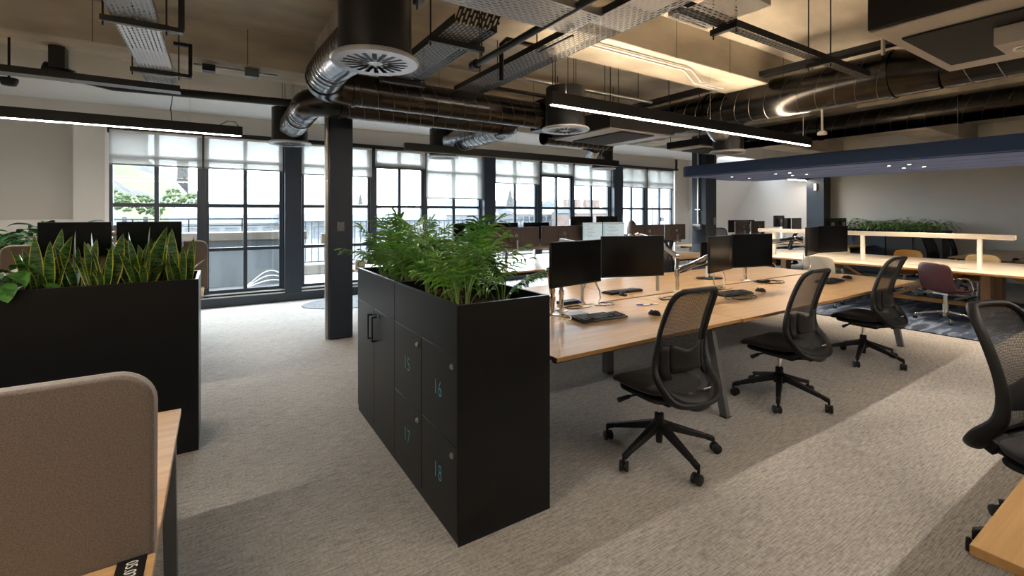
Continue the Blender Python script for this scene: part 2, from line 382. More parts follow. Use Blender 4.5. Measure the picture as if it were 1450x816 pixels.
# pilasters of the window wall
for x0, x1, l in ((1.03, 1.30, 'wide dark blue casing between windows, left of the near column'), (5.04, 5.33, 'wide dark blue casing in the middle of the window wall'), (9.04, 9.37, 'wide dark blue casing, rightmost of the window wall')):
    p = MB().box((x0, YW-.16, .14), (x1, YW+.1, ZH)).build('trim_casing', steelblue, None, .006); tag(p, l, 'casing', kind='structure')
# trench heater box under the windows
tb = thing('trim_sill', 'long dark sill box running under the windows', 'sill', (5, 9, 0)); tb['kind'] = 'structure'
MB().box((-1.36, 8.98, 0), (11.75, 9.06, .15)).build('kick_panel', frame_m, tb, .004, True)
MB().box((-1.36, 9.0, .15), (11.75, 9.06, .165)).box((-1.36, 9.06, .19), (11.75, YW+.05, .205)).build('metal_edge', alu, tb, 0, True)
MB().box((-1.36, 9.06, 0), (11.75, YW+.1, .19)).build('grille', black, tb, 0, True)
def Xs(v): return v*SC
zT, z2, zTop, zSill = 1.55+.125*SC, 1.55-.60*SC, 2.43, .21
def window(name, x0, x1, door=False, label=''):
    x0, x1 = Xs(x0), Xs(x1); xm = (x0+x1)/2; y0, y1 = YW+.0, YW+.07; t = .045
    r = thing(name, label, 'door' if door else 'window', (xm, YW, zSill)); r['kind'] = 'structure'
    fr = MB(); t2 = .055 if door else t
    fr.box((x0, y0, zSill), (x0+t2, y1, ZH)).box((x1-t2, y0, zSill), (x1, y1, ZH)).box((x0+t2, y0, ZH-.05), (x1-t2, y1, ZH)).box((x0+t2, y0, zSill), (x1-t2, y1, zSill+(.09 if door else .05)))
    fr.build('frame', frame_m, r, .003, True)
    zz = [zSill+.05, z2, zT, 2.5 if door else zTop, ZH-.05]
    for z in zz[1:4]:
        h = .06 if door and z == 2.5 else .028
        MB().box((x0+t2, y0+.01, z-h), (x1-t2, y1-.01, z+h)).build('transom', frame_m, r, .002, True)
    MB().box((xm-.03, y0+.005, zSill+.05), (xm+.03, y1-.005, ZH-.05)).build('mullion', frame_m, r, .002, True)
    for i in range(4):
        for a, b in ((x0+t2, xm-.03), (xm+.03, x1-t2)):
            MB().box((a, y0+.03, zz[i]+.02), (b, y0+.036, zz[i+1]-.02)).build('pane', glass, r, 0, True)
    if door: MB().tube([(x1-.05, y0-.05, 1.0), (x1-.05, y0-.05, 1.35)], .012).box((x1-.07, y0-.02, .95), (x1-.03, y0, 1.4)).build('handle', alu, r, 0, True)
    return r
window('window_1', -1.33, -.205, label='leftmost window, looking out on the green hill')
window('window_2', -.13, .985, label='second window from the left, above the concrete parapet')
window('window_3', 1.30, 2.52, label='window just right of the near blue column')
window('door_1', 2.60, 3.62, True, label='glazed terrace door left of the lowered blind')
window('window_4', 3.66, 4.95, label='window with the blind lowered furthest')
window('window_5', 5.27, 6.48, label='window looking out at the church spire')
window('door_2', 6.60, 7.58, True, label='glazed terrace door right of the church spire')
window('window_6', 7.63, 8.87, label='window behind the pair of lit screens')
window('window_7', 9.25, 10.24, label='window behind the seated person')
window('window_8', 10.36, 11.44, label='rightmost window, with a diagonal stay rod outside')
for a, b in ((-.205, -.13), (2.52, 2.60), (3.62, 3.66), (6.48, 6.60), (7.58, 7.63), (10.24, 10.36), (8.87, 8.92), (4.95, 4.985), (.985, 1.02)):
    tag(MB().box((Xs(a), YW-.03, .2), (Xs(b), YW+.09, ZH)).build('trim_post', frame_m, None, .004), 'slim dark post between neighbouring window frames', 'post', 'slim posts of the window wall', 'structure')
struct('trim_jamb', MB().box((11.44*SC, YW-.02, .2), (11.44*SC+.05, YW+.1, ZH)).box((-1.345*SC-.03, YW-.02, .2), (-1.33*SC, YW+.1, ZH)), plaster_w, 'white window jambs at the two ends of the window wall', 'jamb')
# roller blinds
bl = [(-1.32, -.18, 2.30, 'roller blind on the leftmost window'), (-.15, .99, 2.30, 'roller blind on the window left of the dark casing'), (1.29, 2.54, 2.26, 'roller blind behind the near blue column'),
      (2.6, 3.63, 2.47, 'short roller blind over the left terrace door'), (3.65, 4.95, 1.87, 'roller blind pulled furthest down'), (5.27, 6.53, 2.25, 'roller blind above the church spire'),
      (6.6, 7.58, 2.5, 'short roller blind over the right terrace door'), (7.61, 8.87, 2.27, 'roller blind above the brick houses'), (9.24, 10.28, 2.28, 'roller blind above the seated person'), (10.31, 11.42, 2.28, 'rightmost roller blind of the window wall')]
for a, b, zb, l in bl:
    a, b = Xs(a), Xs(b)
    r = thing('roller_blind', l, 'blind', ((a+b)/2, YW-.06, zb), group='roller blinds on the window wall')
    MB().box((a, YW-.062, zb), (b, YW-.059, ZH-.06)).build('fabric', blind_m, r, 0, True)
    MB().box((a, YW-.066, zb-.02), (b, YW-.054, zb+.004)).build('bottom_bar', legm, r, 0, True)
    MB().tube([(a, YW-.045, ZH-.045), (b, YW-.045, ZH-.045)], .022, 10).build('roller_tube', whitep, r, 0, True)
    MB().box((a-.02, YW-.08, ZH-.08), (a-.002, YW-.01, ZH)).build('bracket', black, r, 0, True)
struct('trim_head', MB().box((-1.36, YW-.12, ZH-.01), (11.75, YW, ZH+.035)), black, 'black head strip above the blinds', 'trim')
# ------------------------------------------------------------------ outside
terr = M('pale_terrace_paving', (.11, .11, .108), .8, noise=(3, (.09, .09, .088)))
parm = M('weathered_cement_render', (.14, .155, .17), .85, noise=((3, 3, .8), (.2, .22, .235)))
cope = M('sandstone_coping', (.15, .125, .10), .85, noise=(3, (.10, .085, .068)))
outw = M('pale_stone_facade', (.06, .062, .064), .85, noise=(.6, (.078, .078, .078)))
brick_ = M('pink_sandstone_facade', (.062, .038, .031), .85, noise=(.8, (.078, .056, .046)))
roofm = M('blue_grey_slate', (.045, .054, .066), .7, noise=(.9, (.06, .07, .08)))
glassf = M('far_window_glass', (.012, .018, .024), .3)
rockm = M('grey_rock', (.012, .012, .0125), .95, noise=((.10, .10, .2), (.034, .033, .031), (.3, .65)), bump=(.5, 1), bumpd=1.)
grassm = M('hill_grass', (.025, .031, .007), .95, noise=(.15, (.033, .037, .012)))  # yellow-green grass, tone varied at random by noise
treem = M('spring_foliage', (.013, .026, .003), .9, noise=(.6, (.026, .04, .008)))
struct('ground_terrace', MB().box((-8, YW+.3, -.2), (24, 12.9, .08)), terr, 'pale roof terrace outside the windows', 'terrace')
struct('ground', MB().box((-400, 13, -14.2), (500, 800, -14)), M('city_ground', (.05, .05, .05), .9), 'distant ground of the town', 'ground')
p = thing('parapet', 'weathered concrete parapet with sandstone coping left of the casing', 'parapet', (-.5, 10.9, .08))
MB().box((-5, 10.8, .08), (1.62, 11.1, 1.0)).build('render', parm, p, .01, True)
MB().box((-5, 10.72, 1.0), (1.66, 11.18, 1.17)).build('coping', cope, p, .015, True)
MB().tube([(-.28, 10.76, .18), (-.28, 10.76, .72)], .035).lathe([(.07, 0), (.07, .04)], (-.28, 10.72, .16), 12).build('rainwater_pipe', whitep, p, 0, True)
o = MB(); o.tube([(-.28+.1*cos(a), 10.78, .92+.09*sin(a)) for a in [2*pi*k/16 for k in range(16)]], .022, 8, True); o.build('round_vent', legm, p, 0, True)
hr = thing('hose', 'coil of pale hose lying at the foot of the concrete parapet', 'hose', (.9, 10.6, .08))
for k in range(3): MB().tube([(.5+.9*t, 10.6-.1*k, .1+.28*(1-.3*k)*sin(pi*t)**1.4) for t in [i/16 for i in range(17)]], .012, 6).build('coil', whitep, hr, 0, True)
def railing(x0, x1, y, z0, z1, label, step=.145, group=None):
    r = thing('terrace_railing', label, 'railing', ((x0+x1)/2, y, z0), group=group)
    MB().box((x0, y-.02, z1-.03), (x1, y+.02, z1)).build('top_rail', frame_m, r, 0, True)
    MB().box((x0, y-.015, z0), (x1, y+.015, z0+.03)).build('bottom_rail', frame_m, r, 0, True)
    me = MB().box((-.009, -.009, z0), (.009, .009, z1-.03)).mesh('baluster', frame_m)
    n = int((x1-x0)/step)
    for i in range(n):
        b = bpy.data.objects.new('baluster', me); S.collection.objects.link(b); b.parent = r; b.location = (x0+step*(i+.5)-r.location.x, y-r.location.y, -z0)
MB_ = tag(MB().box((1.7, 11.9, .08), (14, 12.2, .32)).build('kerb', cope, None, .02), 'low sandstone kerb under the terrace railing', 'kerb')
railing(1.75, 9.5, 12.05, .36, 1.36, 'black vertical-bar terrace railing seen through the middle windows')
r2 = thing('parapet_rail', 'thin horizontal rail above the concrete parapet', 'railing', (-1, 11, 1.17))
MB().box((-4.8, 10.98, 1.42), (1.6, 11.02, 1.45)).box((-4.8, 10.99, 1.29), (1.6, 11.01, 1.31)).build('rail', frame_m, r2, 0, True)
for x in (-4.2, -3.2, -2.2, -1.3, -.45, .45, 1.4): MB().box((x, 10.99, 1.17), (x+.025, 11.01, 1.43)).build('post', frame_m, r2, 0, True)
# white rooftop block at the right with stay rod
rb = thing('rooftop_turret', 'white rooftop block outside the rightmost window', 'building', (16, 12.9, 0))
MB().box((12.95, 11.3, .08), (17.0, 12.6, 3.6)).build('wall', plaster_w, rb, .01, True)
MB().tube([(14.0, 11.2, .1), (14.0, 11.2, 3.3)], .05).build('downpipe', parm, rb, 0, True)
MB().box((13.55, 11.15, 1.25), (13.7, 11.3, 1.4)).build('wall_lamp', black, rb, 0, True)
tag(MB().tube([(12.55, 10.7, 1.8), (13.6, 10.7, 3.1)], .018).cyl((12.55, 10.7, .08), (12.55, 10.7, 1.8), .02).build('stay_rod', frame_m), 'dark diagonal stay rod outside the rightmost window', 'rod')
# buildings
def building(x0, x1, y, z1, dz, mat, label, nx, nz, roofh=0, z0=-14, group=None, wz0=None, dep=12, wfrac=.45, chim=()):
    r = thing('far_building', label, 'building', ((x0+x1)/2, y, z0), group=group)
    MB().box((x0, y, z0), (x1, y+dep, z1)).build('wall', mat, r, 0, True)
    if roofh:
        MB().prism([(y-.4, z1), (y+dep*.5, z1+roofh), (y+dep+.4, z1)], x0-.3, x1+.3, lambda a, b, c: (c, a, b)).build('roof', roofm, r, 0, True)
    wz0 = z1-dz*nz if wz0 is None else wz0
    sx = (x1-x0)/nx; me = MB().box((-sx*wfrac/2, -.12, 0), (sx*wfrac/2, .05, dz*.55)).mesh('window', glassf)
    for i in range(nx):
        for j in range(nz):
            b = bpy.data.objects.new('window', me); S.collection.objects.link(b); b.parent = r
            b.location = (x0+sx*(i+.5)-r.location.x, 0, wz0+dz*(j+.2)-r.location.z)
    for cx in chim: MB().box((cx-.8, y+dep*.4, z1), (cx+.8, y+dep*.4+1.6, z1+roofh+2.2)).build('chimney', brick_, r, 0, True)
    return r
building(-1.5, 13, 30, 1.0, 1.2, outw, 'long low building with a pale blue roof fascia beyond the parapet', 16, 1, 0, wfrac=.6, dep=4)
tag(MB().prism([(29.5, 1.0), (29.5, 1.5), (34, 1.9), (34, 1.0)], -2, 13.5, lambda a, b, c: (c, a, b)).build('flat_roof', roofm), 'pale blue grey sloping roof of the low building', 'roof')
for cx, l in ((3.35, 'buff chimney stack on the low pale roof, seen left of the dark casing'), (6.1, 'buff chimney stack on the low pale roof, seen beside the near blue column')): tag(MB().box((cx-.3, 29.2, .6), (cx+.3, 29.9, 2.2)).build('chimney_stack', brick_), l, 'chimney')
building(52, 72, 120, 1.0, 2.6, outw, 'pale office block left of the church spire', 9, 3, 3, dep=16)
building(79, 99, 120, 1.2, 2.6, outw, 'pale stone block with blue glazing right of the church spire', 9, 3, 2, dep=14, wfrac=.7)
building(92, 165, 190, 5, 3.5, outw, 'far pale roofs behind the church spire', 14, 2, 3, dep=14)
building(104, 118, 130, 3.5, 3.0, outw, 'pale building seen through the right terrace door', 7, 3, 3, dep=14)
building(90, 104, 105, 1.5, 2.6, brick_, 'pink stone tenement behind the lit screens', 9, 4, 2.2, dep=12, chim=(91, 95, 99, 103))
building(105, 132, 103, 1.5, 2.6, brick_, 'pink stone tenement with chimney stacks behind the seated person', 16, 4, 2.2, dep=12, chim=(107, 112, 117.5, 123, 129))
building(23, 49, 160, 2.6, 3.0, outw, 'far pale rooftops beyond the near blue column', 10, 2, 2, dep=14)
building(-2, 24, 220, 4, 4, outw, 'far grey rooftops left of the second window', 9, 2, 2, dep=14)
def spire(x, y, z0, z1, wd, label):
    r = thing('church_spire', label, 'spire', (x, y, z0))
    h = z1-z0
    MB().box((x-wd/2, y-wd/2, z0), (x+wd/2, y+wd/2, z0+h*.45)).build('tower', rockm, r, 0, True)
    MB().tube([(x, y, z0+h*.45), (x, y, z1)], [wd*.55, .1], 8).build('steeple', rockm, r, 0, True)
    for sx in (-1, 1):
        for sy in (-1, 1): MB().tube([(x+sx*wd*.45, y+sy*wd*.45, z0+h*.4), (x+sx*wd*.45, y+sy*wd*.45, z0+h*.62)], [wd*.12, .05], 6).build('pinnacle', rockm, r, 0, True)
spire(95.3, 150, -14, 11.2, 6.2, 'slender grey church spire seen through the middle window')
spire(46.6, 180, -14, 9.5, 5, 'small distant church spire right of the near blue column')
# castle hill
hm = MB()
def hill(u, v):
    x = -110+u*108; y = 92+v*90
    k = max(0, min(1.12, .92-.023*(x+21)))*(1 if x > -60 else max(.3, 1+(x+60)/60)); z = -14+38*k*min(1, .42+v*.95)+2.4*sin(x*.21+v*9)*v+1.5*sin(x*.53)*v
    return (x, y, z)
hm.sheet(hill, 44, 22)
for i, f in enumerate(hm.f):
    vs = [hm.v[k] for k in f]; v = (sum(p_[1] for p_ in vs)/4-92)/90; x = sum(p_[0] for p_ in vs)/4
    hm.m[i] = 1 if (.14 < v < .52+.05*sin(x*.1)) and not (.27 < v < .31) else 0
struct('hill', hm, [rockm, grassm], 'craggy castle hill with bright grass slopes outside the left window', 'hill')
ca = thing('hilltop_castle', 'ruined stone castle walls on top of the hill', 'castle', (-60, 150, 20))
for x0, x1, zt in ((-60, -36, 34), (-36, -24, 30.5), (-24, -15, 24.5), (-8.5, -6.2, 16)): MB().box((x0, 150, 0), (x1, 156, zt)).build('wall', rockm, ca, 0, True)
for i, (x, y, z, s) in enumerate(((-12.9, 88, 3.5, 2.3), (-11.0, 86, 3.2, 2.1), (-8.8, 88, 2.8, 2.3), (-7.2, 86, 2.2, 1.7), (-5.5, 88, 3.9, 2.2), (-3.3, 86, 3.0, 2.5), (-15.6, 88, 3, 2.4), (-1.2, 88, 1.8, 1.8))):
    t = thing('hillside_tree', ['leftmost bright tree below the castle hill', 'slim bright tree second from left below the castle hill', 'tree left of the first window mullion', 'small tree just left of the first mullion', 'tall narrow tree right of the first mullion', 'widest bright tree right of the first mullion', 'bright tree partly cut by the left window jamb', 'low tree below the hill at the thick window post'][i], 'tree', (x, y, -14), group='trees below the castle hill')
    q = MB(); rnd = random.Random(i)
    for k in range(70):
        a = rnd.uniform(0, 6.3); e = rnd.uniform(-1, 1); d = rnd.random()**.4*.55*s*(1.15-.5*abs(e))
        q.ball((d*cos(a), d*sin(a), 14+z+e*s*.6), s*rnd.uniform(.07, .16), 2)
    q.build('crown', treem, t); MB().cyl((0, 0, 0), (0, 0, 15), .3, 6).build('trunk', rockm, t)
# ------------------------------------------------------------------ ceiling services
def disc_vent(name, label, x, y, zb, r=.215, h=.46, rz=0):
    """black drum with a slotted round diffuser plate below"""
    t = thing('ceiling_diffuser', label, 'diffuser', (x, y, zb), rz, 'drum ceiling diffusers')
    MB().lathe([(r, .03), (r, h), (r-.012, h+.004), (.02, h+.004)], n=40).build('drum', ductblk, t)
    R2 = .262; b = MB()   # plate: rim ring, hub and spokes between radial slots
    n = 64
    def ring(r0, z0, r1, z1): b.lathe([(r0, z0), (r1, z1)], n=n, cap=False)
    ring(R2, .012, R2-.01, 0); ring(R2, .012, R2-.01, .028); ring(R2-.01, .028, .2, .03); ring(R2-.01, 0, .212, 0); ring(.212, 0, .212, .01)
    b.lathe([(.045, 0), (.001, 0)], n=24, cap=False)
    ns = 20
    for k in range(ns):
        a0 = 2*pi*(k+.5)/ns; a1 = 2*pi*(k+1.5)/ns; am = (a0+a1)/2; dw = .0145*(.9 if k % 2 else 1.0); r_in = .075 if k % 2 else .045; r_out = .19
        # sector around slot: polygon pieces left and right of the slot
        def pt(r_, a, s_=0):
            return (r_*cos(a)-s_*sin(a), r_*sin(a)+s_*cos(a), 0)
        for sgn, ae in ((-1, a0), (1, a1)):
            q = [pt(r_in, am, sgn*dw), pt(r_out, am, sgn*dw), pt(.212, am+sgn*.07), pt(.212, ae), pt(r_in+.003, ae)]
            b.add(q, [tuple(range(5)) if sgn > 0 else tuple(range(4, -1, -1))])
        q = [pt(r_out, am, -dw), pt(.212, am-.07), pt(.212, am+.07), pt(r_out, am, dw)]; b.add(q, [(0, 1, 2, 3)])
        if r_in > .046:
            q = [pt(.044, a0), pt(r_in, am, -dw), pt(r_in, am, dw), pt(.044, a1)]; b.add(q, [(0, 1, 2, 3)])
            b.add([pt(.044, a0), pt(r_in+.003, a0), pt(r_in, am, -dw)], [(0, 1, 2)]); b.add([pt(.044, a1), pt(r_in, am, dw), pt(r_in+.003, a1)], [(0, 1, 2)])
        else:
            b.add([pt(.044, a0), pt(r_in+.003, a0), pt(r_in, am, -dw)], [(0, 1, 2)]); b.add([pt(.044, a1), pt(r_in, am, dw), pt(r_in+.003, a1)], [(0, 1, 2)])
    b.flat = True
    b.build('slotted_plate', M('diffuser_plate', (.5, .52, .55), .35, .5) if 'diffuser_plate' not in bpy.data.materials else bpy.data.materials['diffuser_plate'], t)
    MB().lathe([(.205, .035), (.0, .036)], n=32, cap=False).build('inner_baffle', darkrec, t)
    for k in range(3): MB().cyl((.15*cos(2.1*k), .15*sin(2.1*k), h), (.15*cos(2.1*k), .15*sin(2.1*k), zc(x+.15*cos(2.1*k), y+.15*sin(2.1*k))-zb), .004, 6).build('hanger_rod', black, t)
    return t
disc_vent('d', 'large black drum diffuser with slotted plate, nearest the camera', .82, 2.82, 2.46)
disc_vent('d', 'black drum diffuser hanging in front of the casing left of the near column', .82, 6.66, 2.45)
disc_vent('d', 'black drum diffuser behind the long dark light bar at the windows', 3.12, 6.95, 2.45)
disc_vent('d', 'black drum diffuser above the oak desks at the end of the lit bar', 3.22, 3.94, 2.45)
disc_vent('d', 'black drum diffuser near the corner of the blue raft', 6.52, 4.12, 2.46)
disc_vent('d', 'distant black drum diffuser in front of the rightmost casing', 6.7, 7.0, 2.45)
def spiral_duct(name, label, p, q, r, step=.14, mat=None, seam=True, group=None, r2=None):
    p, q = Vector(p), Vector(q); t = thing(name, label, 'duct', p, group=group); L = (q-p).length; d = (q-p).normalized()
    MB().tube([(0,0,0), tuple(q-p)], [r, r2 or r], 36).build('pipe', mat or duct_m, t)
    if seam:
        u = d.cross(Vector((0,0,1))).normalized(); v = d.cross(u); b = MB()
        n = int(L/step); rr = r2 or r
        for i in range(n):
            s0 = step*(i+.3); q_ = []
            for k in range(28):
                a = 2*pi*k/28; f = (s0+step*.35*math.sin(a))/L; rad = r+(rr-r)*f
                q_.append(tuple(d*(s0+step*.35*sin(a))+u*cos(a)*rad+v*sin(a)*rad))
            b.tube(q_, .0028, 4, True)
        tag(b.build('seam', seam_m, t), kind='stuff')
        n = max(1, int(L/1.6))
        for i in range(n+1):
            s0 = max(.02, min(L-.02, L*i/n)); MB().tube([tuple(d*(s0-.02)), tuple(d*(s0+.02))], [r*1.0+.012+(rr-r)*s0/L]*2, 36).build('joint_collar', mat or duct_m, t)
    return t
def elbow(b, c, p, q, r, n=8):
    """quarter bend from p to q with control point c"""
    p, c, q = Vector(p), Vector(c), Vector(q)
    pts = [tuple(p*(1-t)**2+c*2*t*(1-t)+q*t*t) for t in [i/n for i in range(n+1)]]; b.tube(pts, r, 28); return b
# two cross ducts with flexible tails to the near and window drums
t1 = spiral_duct('ventilation_duct', 'nearer of the two long dark ducts crossing above the near blue column', (1.12, 4.7, 2.77), (3.45, 4.7, 2.77), .16, .16)
elbow(MB(), (.83, 4.7, 2.77), (1.12, 4.7, 2.77), (.83, 4.42, 2.77), .162).build('elbow', duct_m, t1, 0, True)
fx = MB().tube([(.83, 4.42, 2.77), (.82, 4.0, 2.78), (.82, 3.5, 2.72), (.82, 3.0, 2.7)], .15, 30); fx.build('flexible_tail', flex_m, t1, 0, True)
rb_ = MB()
for k in range(14): y = 3.06+k*.1; zz = 2.70+.08*min(1, (y-3.0)/1.0); rb_.tube([(.82+.152*cos(a), y+.02*sin(a), zz+.152*sin(a)) for a in [2*pi*i/24 for i in range(24)]], .006, 5, True)
tag(rb_.build('wire_coil', seam_m, t1, 0, True), kind='stuff')
MB().box((3.42, 4.5, 2.6), (3.75, 4.9, 2.98)).build('volume_box', ductblk, t1, .01, True)
MB().tube([(3.6, 4.5, 2.76), (3.5, 4.3, 2.76), (3.3, 4.12, 2.74)], .12, 24).build('short_tail', flex_m, t1, 0, True)
t2 = spiral_duct('ventilation_duct', 'rearmost and lower of the two dark ducts crossing above the near blue column', (1.12, 5.2, 2.73), (3.15, 5.2, 2.73), .15, .16)
elbow(MB(), (.83, 5.2, 2.73), (1.12, 5.2, 2.73), (.83, 5.46, 2.71), .152).build('elbow', duct_m, t2, 0, True)
MB().tube([(.83, 5.46, 2.71), (.82, 5.9, 2.66), (.82, 6.5, 2.64)], .145, 30).build('flexible_tail', flex_m, t2, 0, True)
rb_ = MB()
for k in range(9): y = 5.5+k*.1; rb_.tube([(.82+.147*cos(a), y, 2.68-.03*min(1, (y-5.4))+.147*sin(a)) for a in [2*pi*i/24 for i in range(24)]], .006, 5, True)
tag(rb_.build('wire_coil', seam_m, t2, 0, True), kind='stuff')
elbow(MB(), (3.35, 5.2, 2.73), (3.15, 5.2, 2.73), (3.35, 5.45, 2.72), .148).build('elbow', duct_m, t2, 0, True)
MB().tube([(3.35, 5.45, 2.72), (3.3, 6.0, 2.70), (3.15, 6.75, 2.70)], .14, 28).build('flexible_tail', flex_m, t2, 0, True)
rb_ = MB()
for k in range(10): y = 5.5+k*.11; rb_.tube([(3.35-.14*(y-5.45)+.143*cos(a), y, 2.72-.07*(y-5.45)+.143*sin(a)) for a in [2*pi*i/24 for i in range(24)]], .005, 5, True)
tag(rb_.build('wire_coil', seam_m, t2, 0, True), kind='stuff')
# big duct above the oak desks and its parallel neighbour
t3 = spiral_duct('ventilation_duct', 'largest spiral duct, sweeping from the upper right above the lit bar', (6.12, 1.95, 3.04), (6.12, 6.3, 3.04), .25, .2)
MB().tube([(6.12, 1.95, 3.04), (6.12, 1.55, 2.98)], [.252, .185], 36).build('reducer', duct_m, t3, 0, True)
MB().tube([(6.12, 1.55, 2.98), (6.12, -2.5, 2.98)], .185, 36).build('narrow_run', duct_m, t3, 0, True)
q = MB()
for k in range(16):
    y = 1.4-k*.22; q.tube([(6.12+.187*cos(a), y+.06*sin(a), 2.98+.187*sin(a)) for a in [2*pi*i/24 for i in range(24)]], .0035, 4, True)
tag(q.build('seam_narrow', seam_m, t3, 0, True), kind='stuff')
elbow(MB(), (6.12, 6.6, 3.04), (6.12, 6.3, 3.04), (6.12, 6.66, 2.75), .2).build('elbow', duct_m, t3, 0, True)
MB().tube([(6.12, 6.62, 2.8), (6.2, 6.8, 2.66), (6.6, 6.95, 2.64)], .13, 24).build('flexible_tail', flex_m, t3, 0, True)
MB().tube([(6.12, 4.12, 2.86), (6.3, 4.12, 2.72), (6.5, 4.12, 2.7)], .13, 24).build('branch', flex_m, t3, 0, True)
t4 = spiral_duct('ventilation_duct', 'rear spiral duct running parallel just above the blue raft', (8.75, -1.5, 3.0), (8.75, 5.6, 3.0), .19, .2)
t5 = spiral_duct('ventilation_duct', 'short thin duct above the distant drum diffuser', (4.6, 6.2, 2.82), (6.1, 6.2, 2.82), .12, .12)
# fan-coil casings
def casing(a, b, label, extra=True):
    t = thing('fan_coil_unit', label, 'fan coil unit', ((a[0]+b[0])/2, (a[1]+b[1])/2, a[2]), group='suspended fan coil units')
    MB().box(a, b).build('casing', ductblk, t, .008, True)
    MB().box((a[0]+.02, a[1]+.02, a[2]-.015), (b[0]-.02, b[1]-.02, a[2]-.002)).build('underside_panel', M('zinc_panel', (.36, .34, .31), .5, .2) if 'zinc_panel' not in bpy.data.materials else bpy.data.materials['zinc_panel'], t, .003, True)
    MB().box((a[0]+.30, a[1]+.1, a[2]-.03), (b[0]-.3, b[1]-.1, a[2]-.016)).build('filter_panel', darkrec, t, .003, True)
    for x in (a[0]+.05, b[0]-.05):
        for y in (a[1]+.05, b[1]-.05): MB().cyl((x, y, b[2]), (x, y, zc(x, y)), .006, 6).build('hanger_rod', black, t, 0, True)
    return t
f1 = casing((3.83, -1.2, 2.82), (5.5, 1.38, 3.2), 'big black fan coil casing in the upper right corner')
MB().box((4.35, -.3, 2.66), (4.8, .86, 2.78)).build('drip_tray', bpy.data.materials['zinc_panel'], f1, .006, True)
MB().tube([(4.55+.08*cos(a), .72+.08*sin(a), 2.655) for a in [2*pi*i/20 for i in range(20)]], .008, 6, True).box((4.54, .64, 2.65), (4.56, .8, 2.66)).build('round_badge', alu, f1, 0, True)
casing((4.25, 4.3, 2.66), (5.5, 5.5, 2.88), 'flat dark fan coil casing left of the largest spiral duct')
casing((6.95, 4.9, 2.72), (8.2, 5.6, 2.84), 'flat grey fan coil casing beside the top of the far column')
# cable trays
def tray(x0, y0, x1, y1, z, mat, label, lip=.05, solid=None, brk=(), axis='x'):
    t = thing('cable_tray', label, 'cable tray', ((x0+x1)/2, (y0+y1)/2, z)); lm = solid
    b = MB(); b.box((x0, y0, z), (x1, y1, z+.002)); b.build('perforated_base', mat, t, 0, True)
    l = MB()
    if axis == 'x':
        l.box((x0, y0-.002, z), (x1, y0, z+lip)).box((x0, y1, z), (x1, y1+.002, z+lip))
    else:
        l.box((x0-.002, y0, z), (x0, y1, z+lip)).box((x1, y0, z), (x1+.002, y1, z+lip))
    l.build('side_flange', lm, t, 0, True)
    for s in brk:
        c = MB(); rods = MB()
        if axis == 'x': c.box((s-.02, y0-.06, z-.042), (s+.02, y1+.06, z-.002)); e = ((s, y0-.045), (s, y1+.045))
        else: c.box((x0-.06, s-.02, z-.042), (x1+.06, s+.02, z-.002)); e = ((x0-.045, s), (x1+.045, s))
        c.build('channel_bracket', black, t, .002, True)
        for ex, ey in e: rods.cyl((ex, ey, z-.07), (ex, ey, zc(ex, ey)), .006, 6)
        rods.build('threaded_rod', black, t, 0, True)
    return t
tray(-.585, .8, -.335, 6.0, 2.87, traysily, 'wide silver perforated cable tray at upper left', .05, galv, (4.05, 5.35), 'y')
for y in (4.05, 5.35):
    u = MB().box((-.3, y-.03, 2.83), (-.19, y+.03, 2.86)).box((-.215, y-.03, 2.86), (-.185, y+.03, 3.15)).box((-.33, y-.03, 3.12), (-.185, y+.03, 3.15)); tag(u.build('hanger_frame', black), 'black C-shaped hanger beside the wide silver tray, '+('nearer one' if y < 5 else 'farther one'), 'hanger')
tray(XL, 5.75, -.3, 5.9, 2.78, traysil, 'long dark cable tray crossing the upper left corner', .06, black, (-3, -2.2))
tray(.35, 2.2, 2.1, 2.55, 2.82, traysil, 'wide silver perforated tray at the top centre', .05, galv, (1.0,))
tray(2.12, -.6, 2.44, 2.35, 2.84, traysily, 'silver perforated tray running overhead toward the oak desks', .05, black, (1.2,), 'y')
tray(2.125, 2.352, 2.435, 4.45, 2.842, trayblky, 'black perforated tray continuing the silver one toward the windows', .05, black, (), 'y')
MB_t = tray(2.5, 1.55, 2.9, 2.0, 2.84, traysil, 'short bright perforated tray joining the long tray', .05, galv, ())
tag(MB().box((2.1, 2.5, 2.79), (2.12, 2.9, 2.8)).prism([(4.45, 2.84), (4.7, 2.72), (4.95, 2.60), (4.95, 2.61), (4.7, 2.735), (4.45, 2.852)], 2.14, 2.42, lambda a, b, c: (c, a, b)).build('tray_drop', black), 'black sloping tray end meeting the crossing duct', 'tray')
tray(1.32, 2.75, 1.64, 4.4, 2.8, trayblky, 'black lattice-like perforated tray beside the nearest drum diffuser', .06, black, (3.05, 4.2), 'y')
tag(MB().sheet(lambda u, v: (1.32+.32*v, 2.56+.2*u, 2.99-.18*u), 1, 1).build('tray_riser', trayblky), 'black perforated riser bending up from the lattice tray', 'tray')
tray(2.45, 1.85, 5.2, 1.93, 2.84, trayblk, 'thin perforated cable tray crossing the top right', .05, black, (2.95, 4.3))
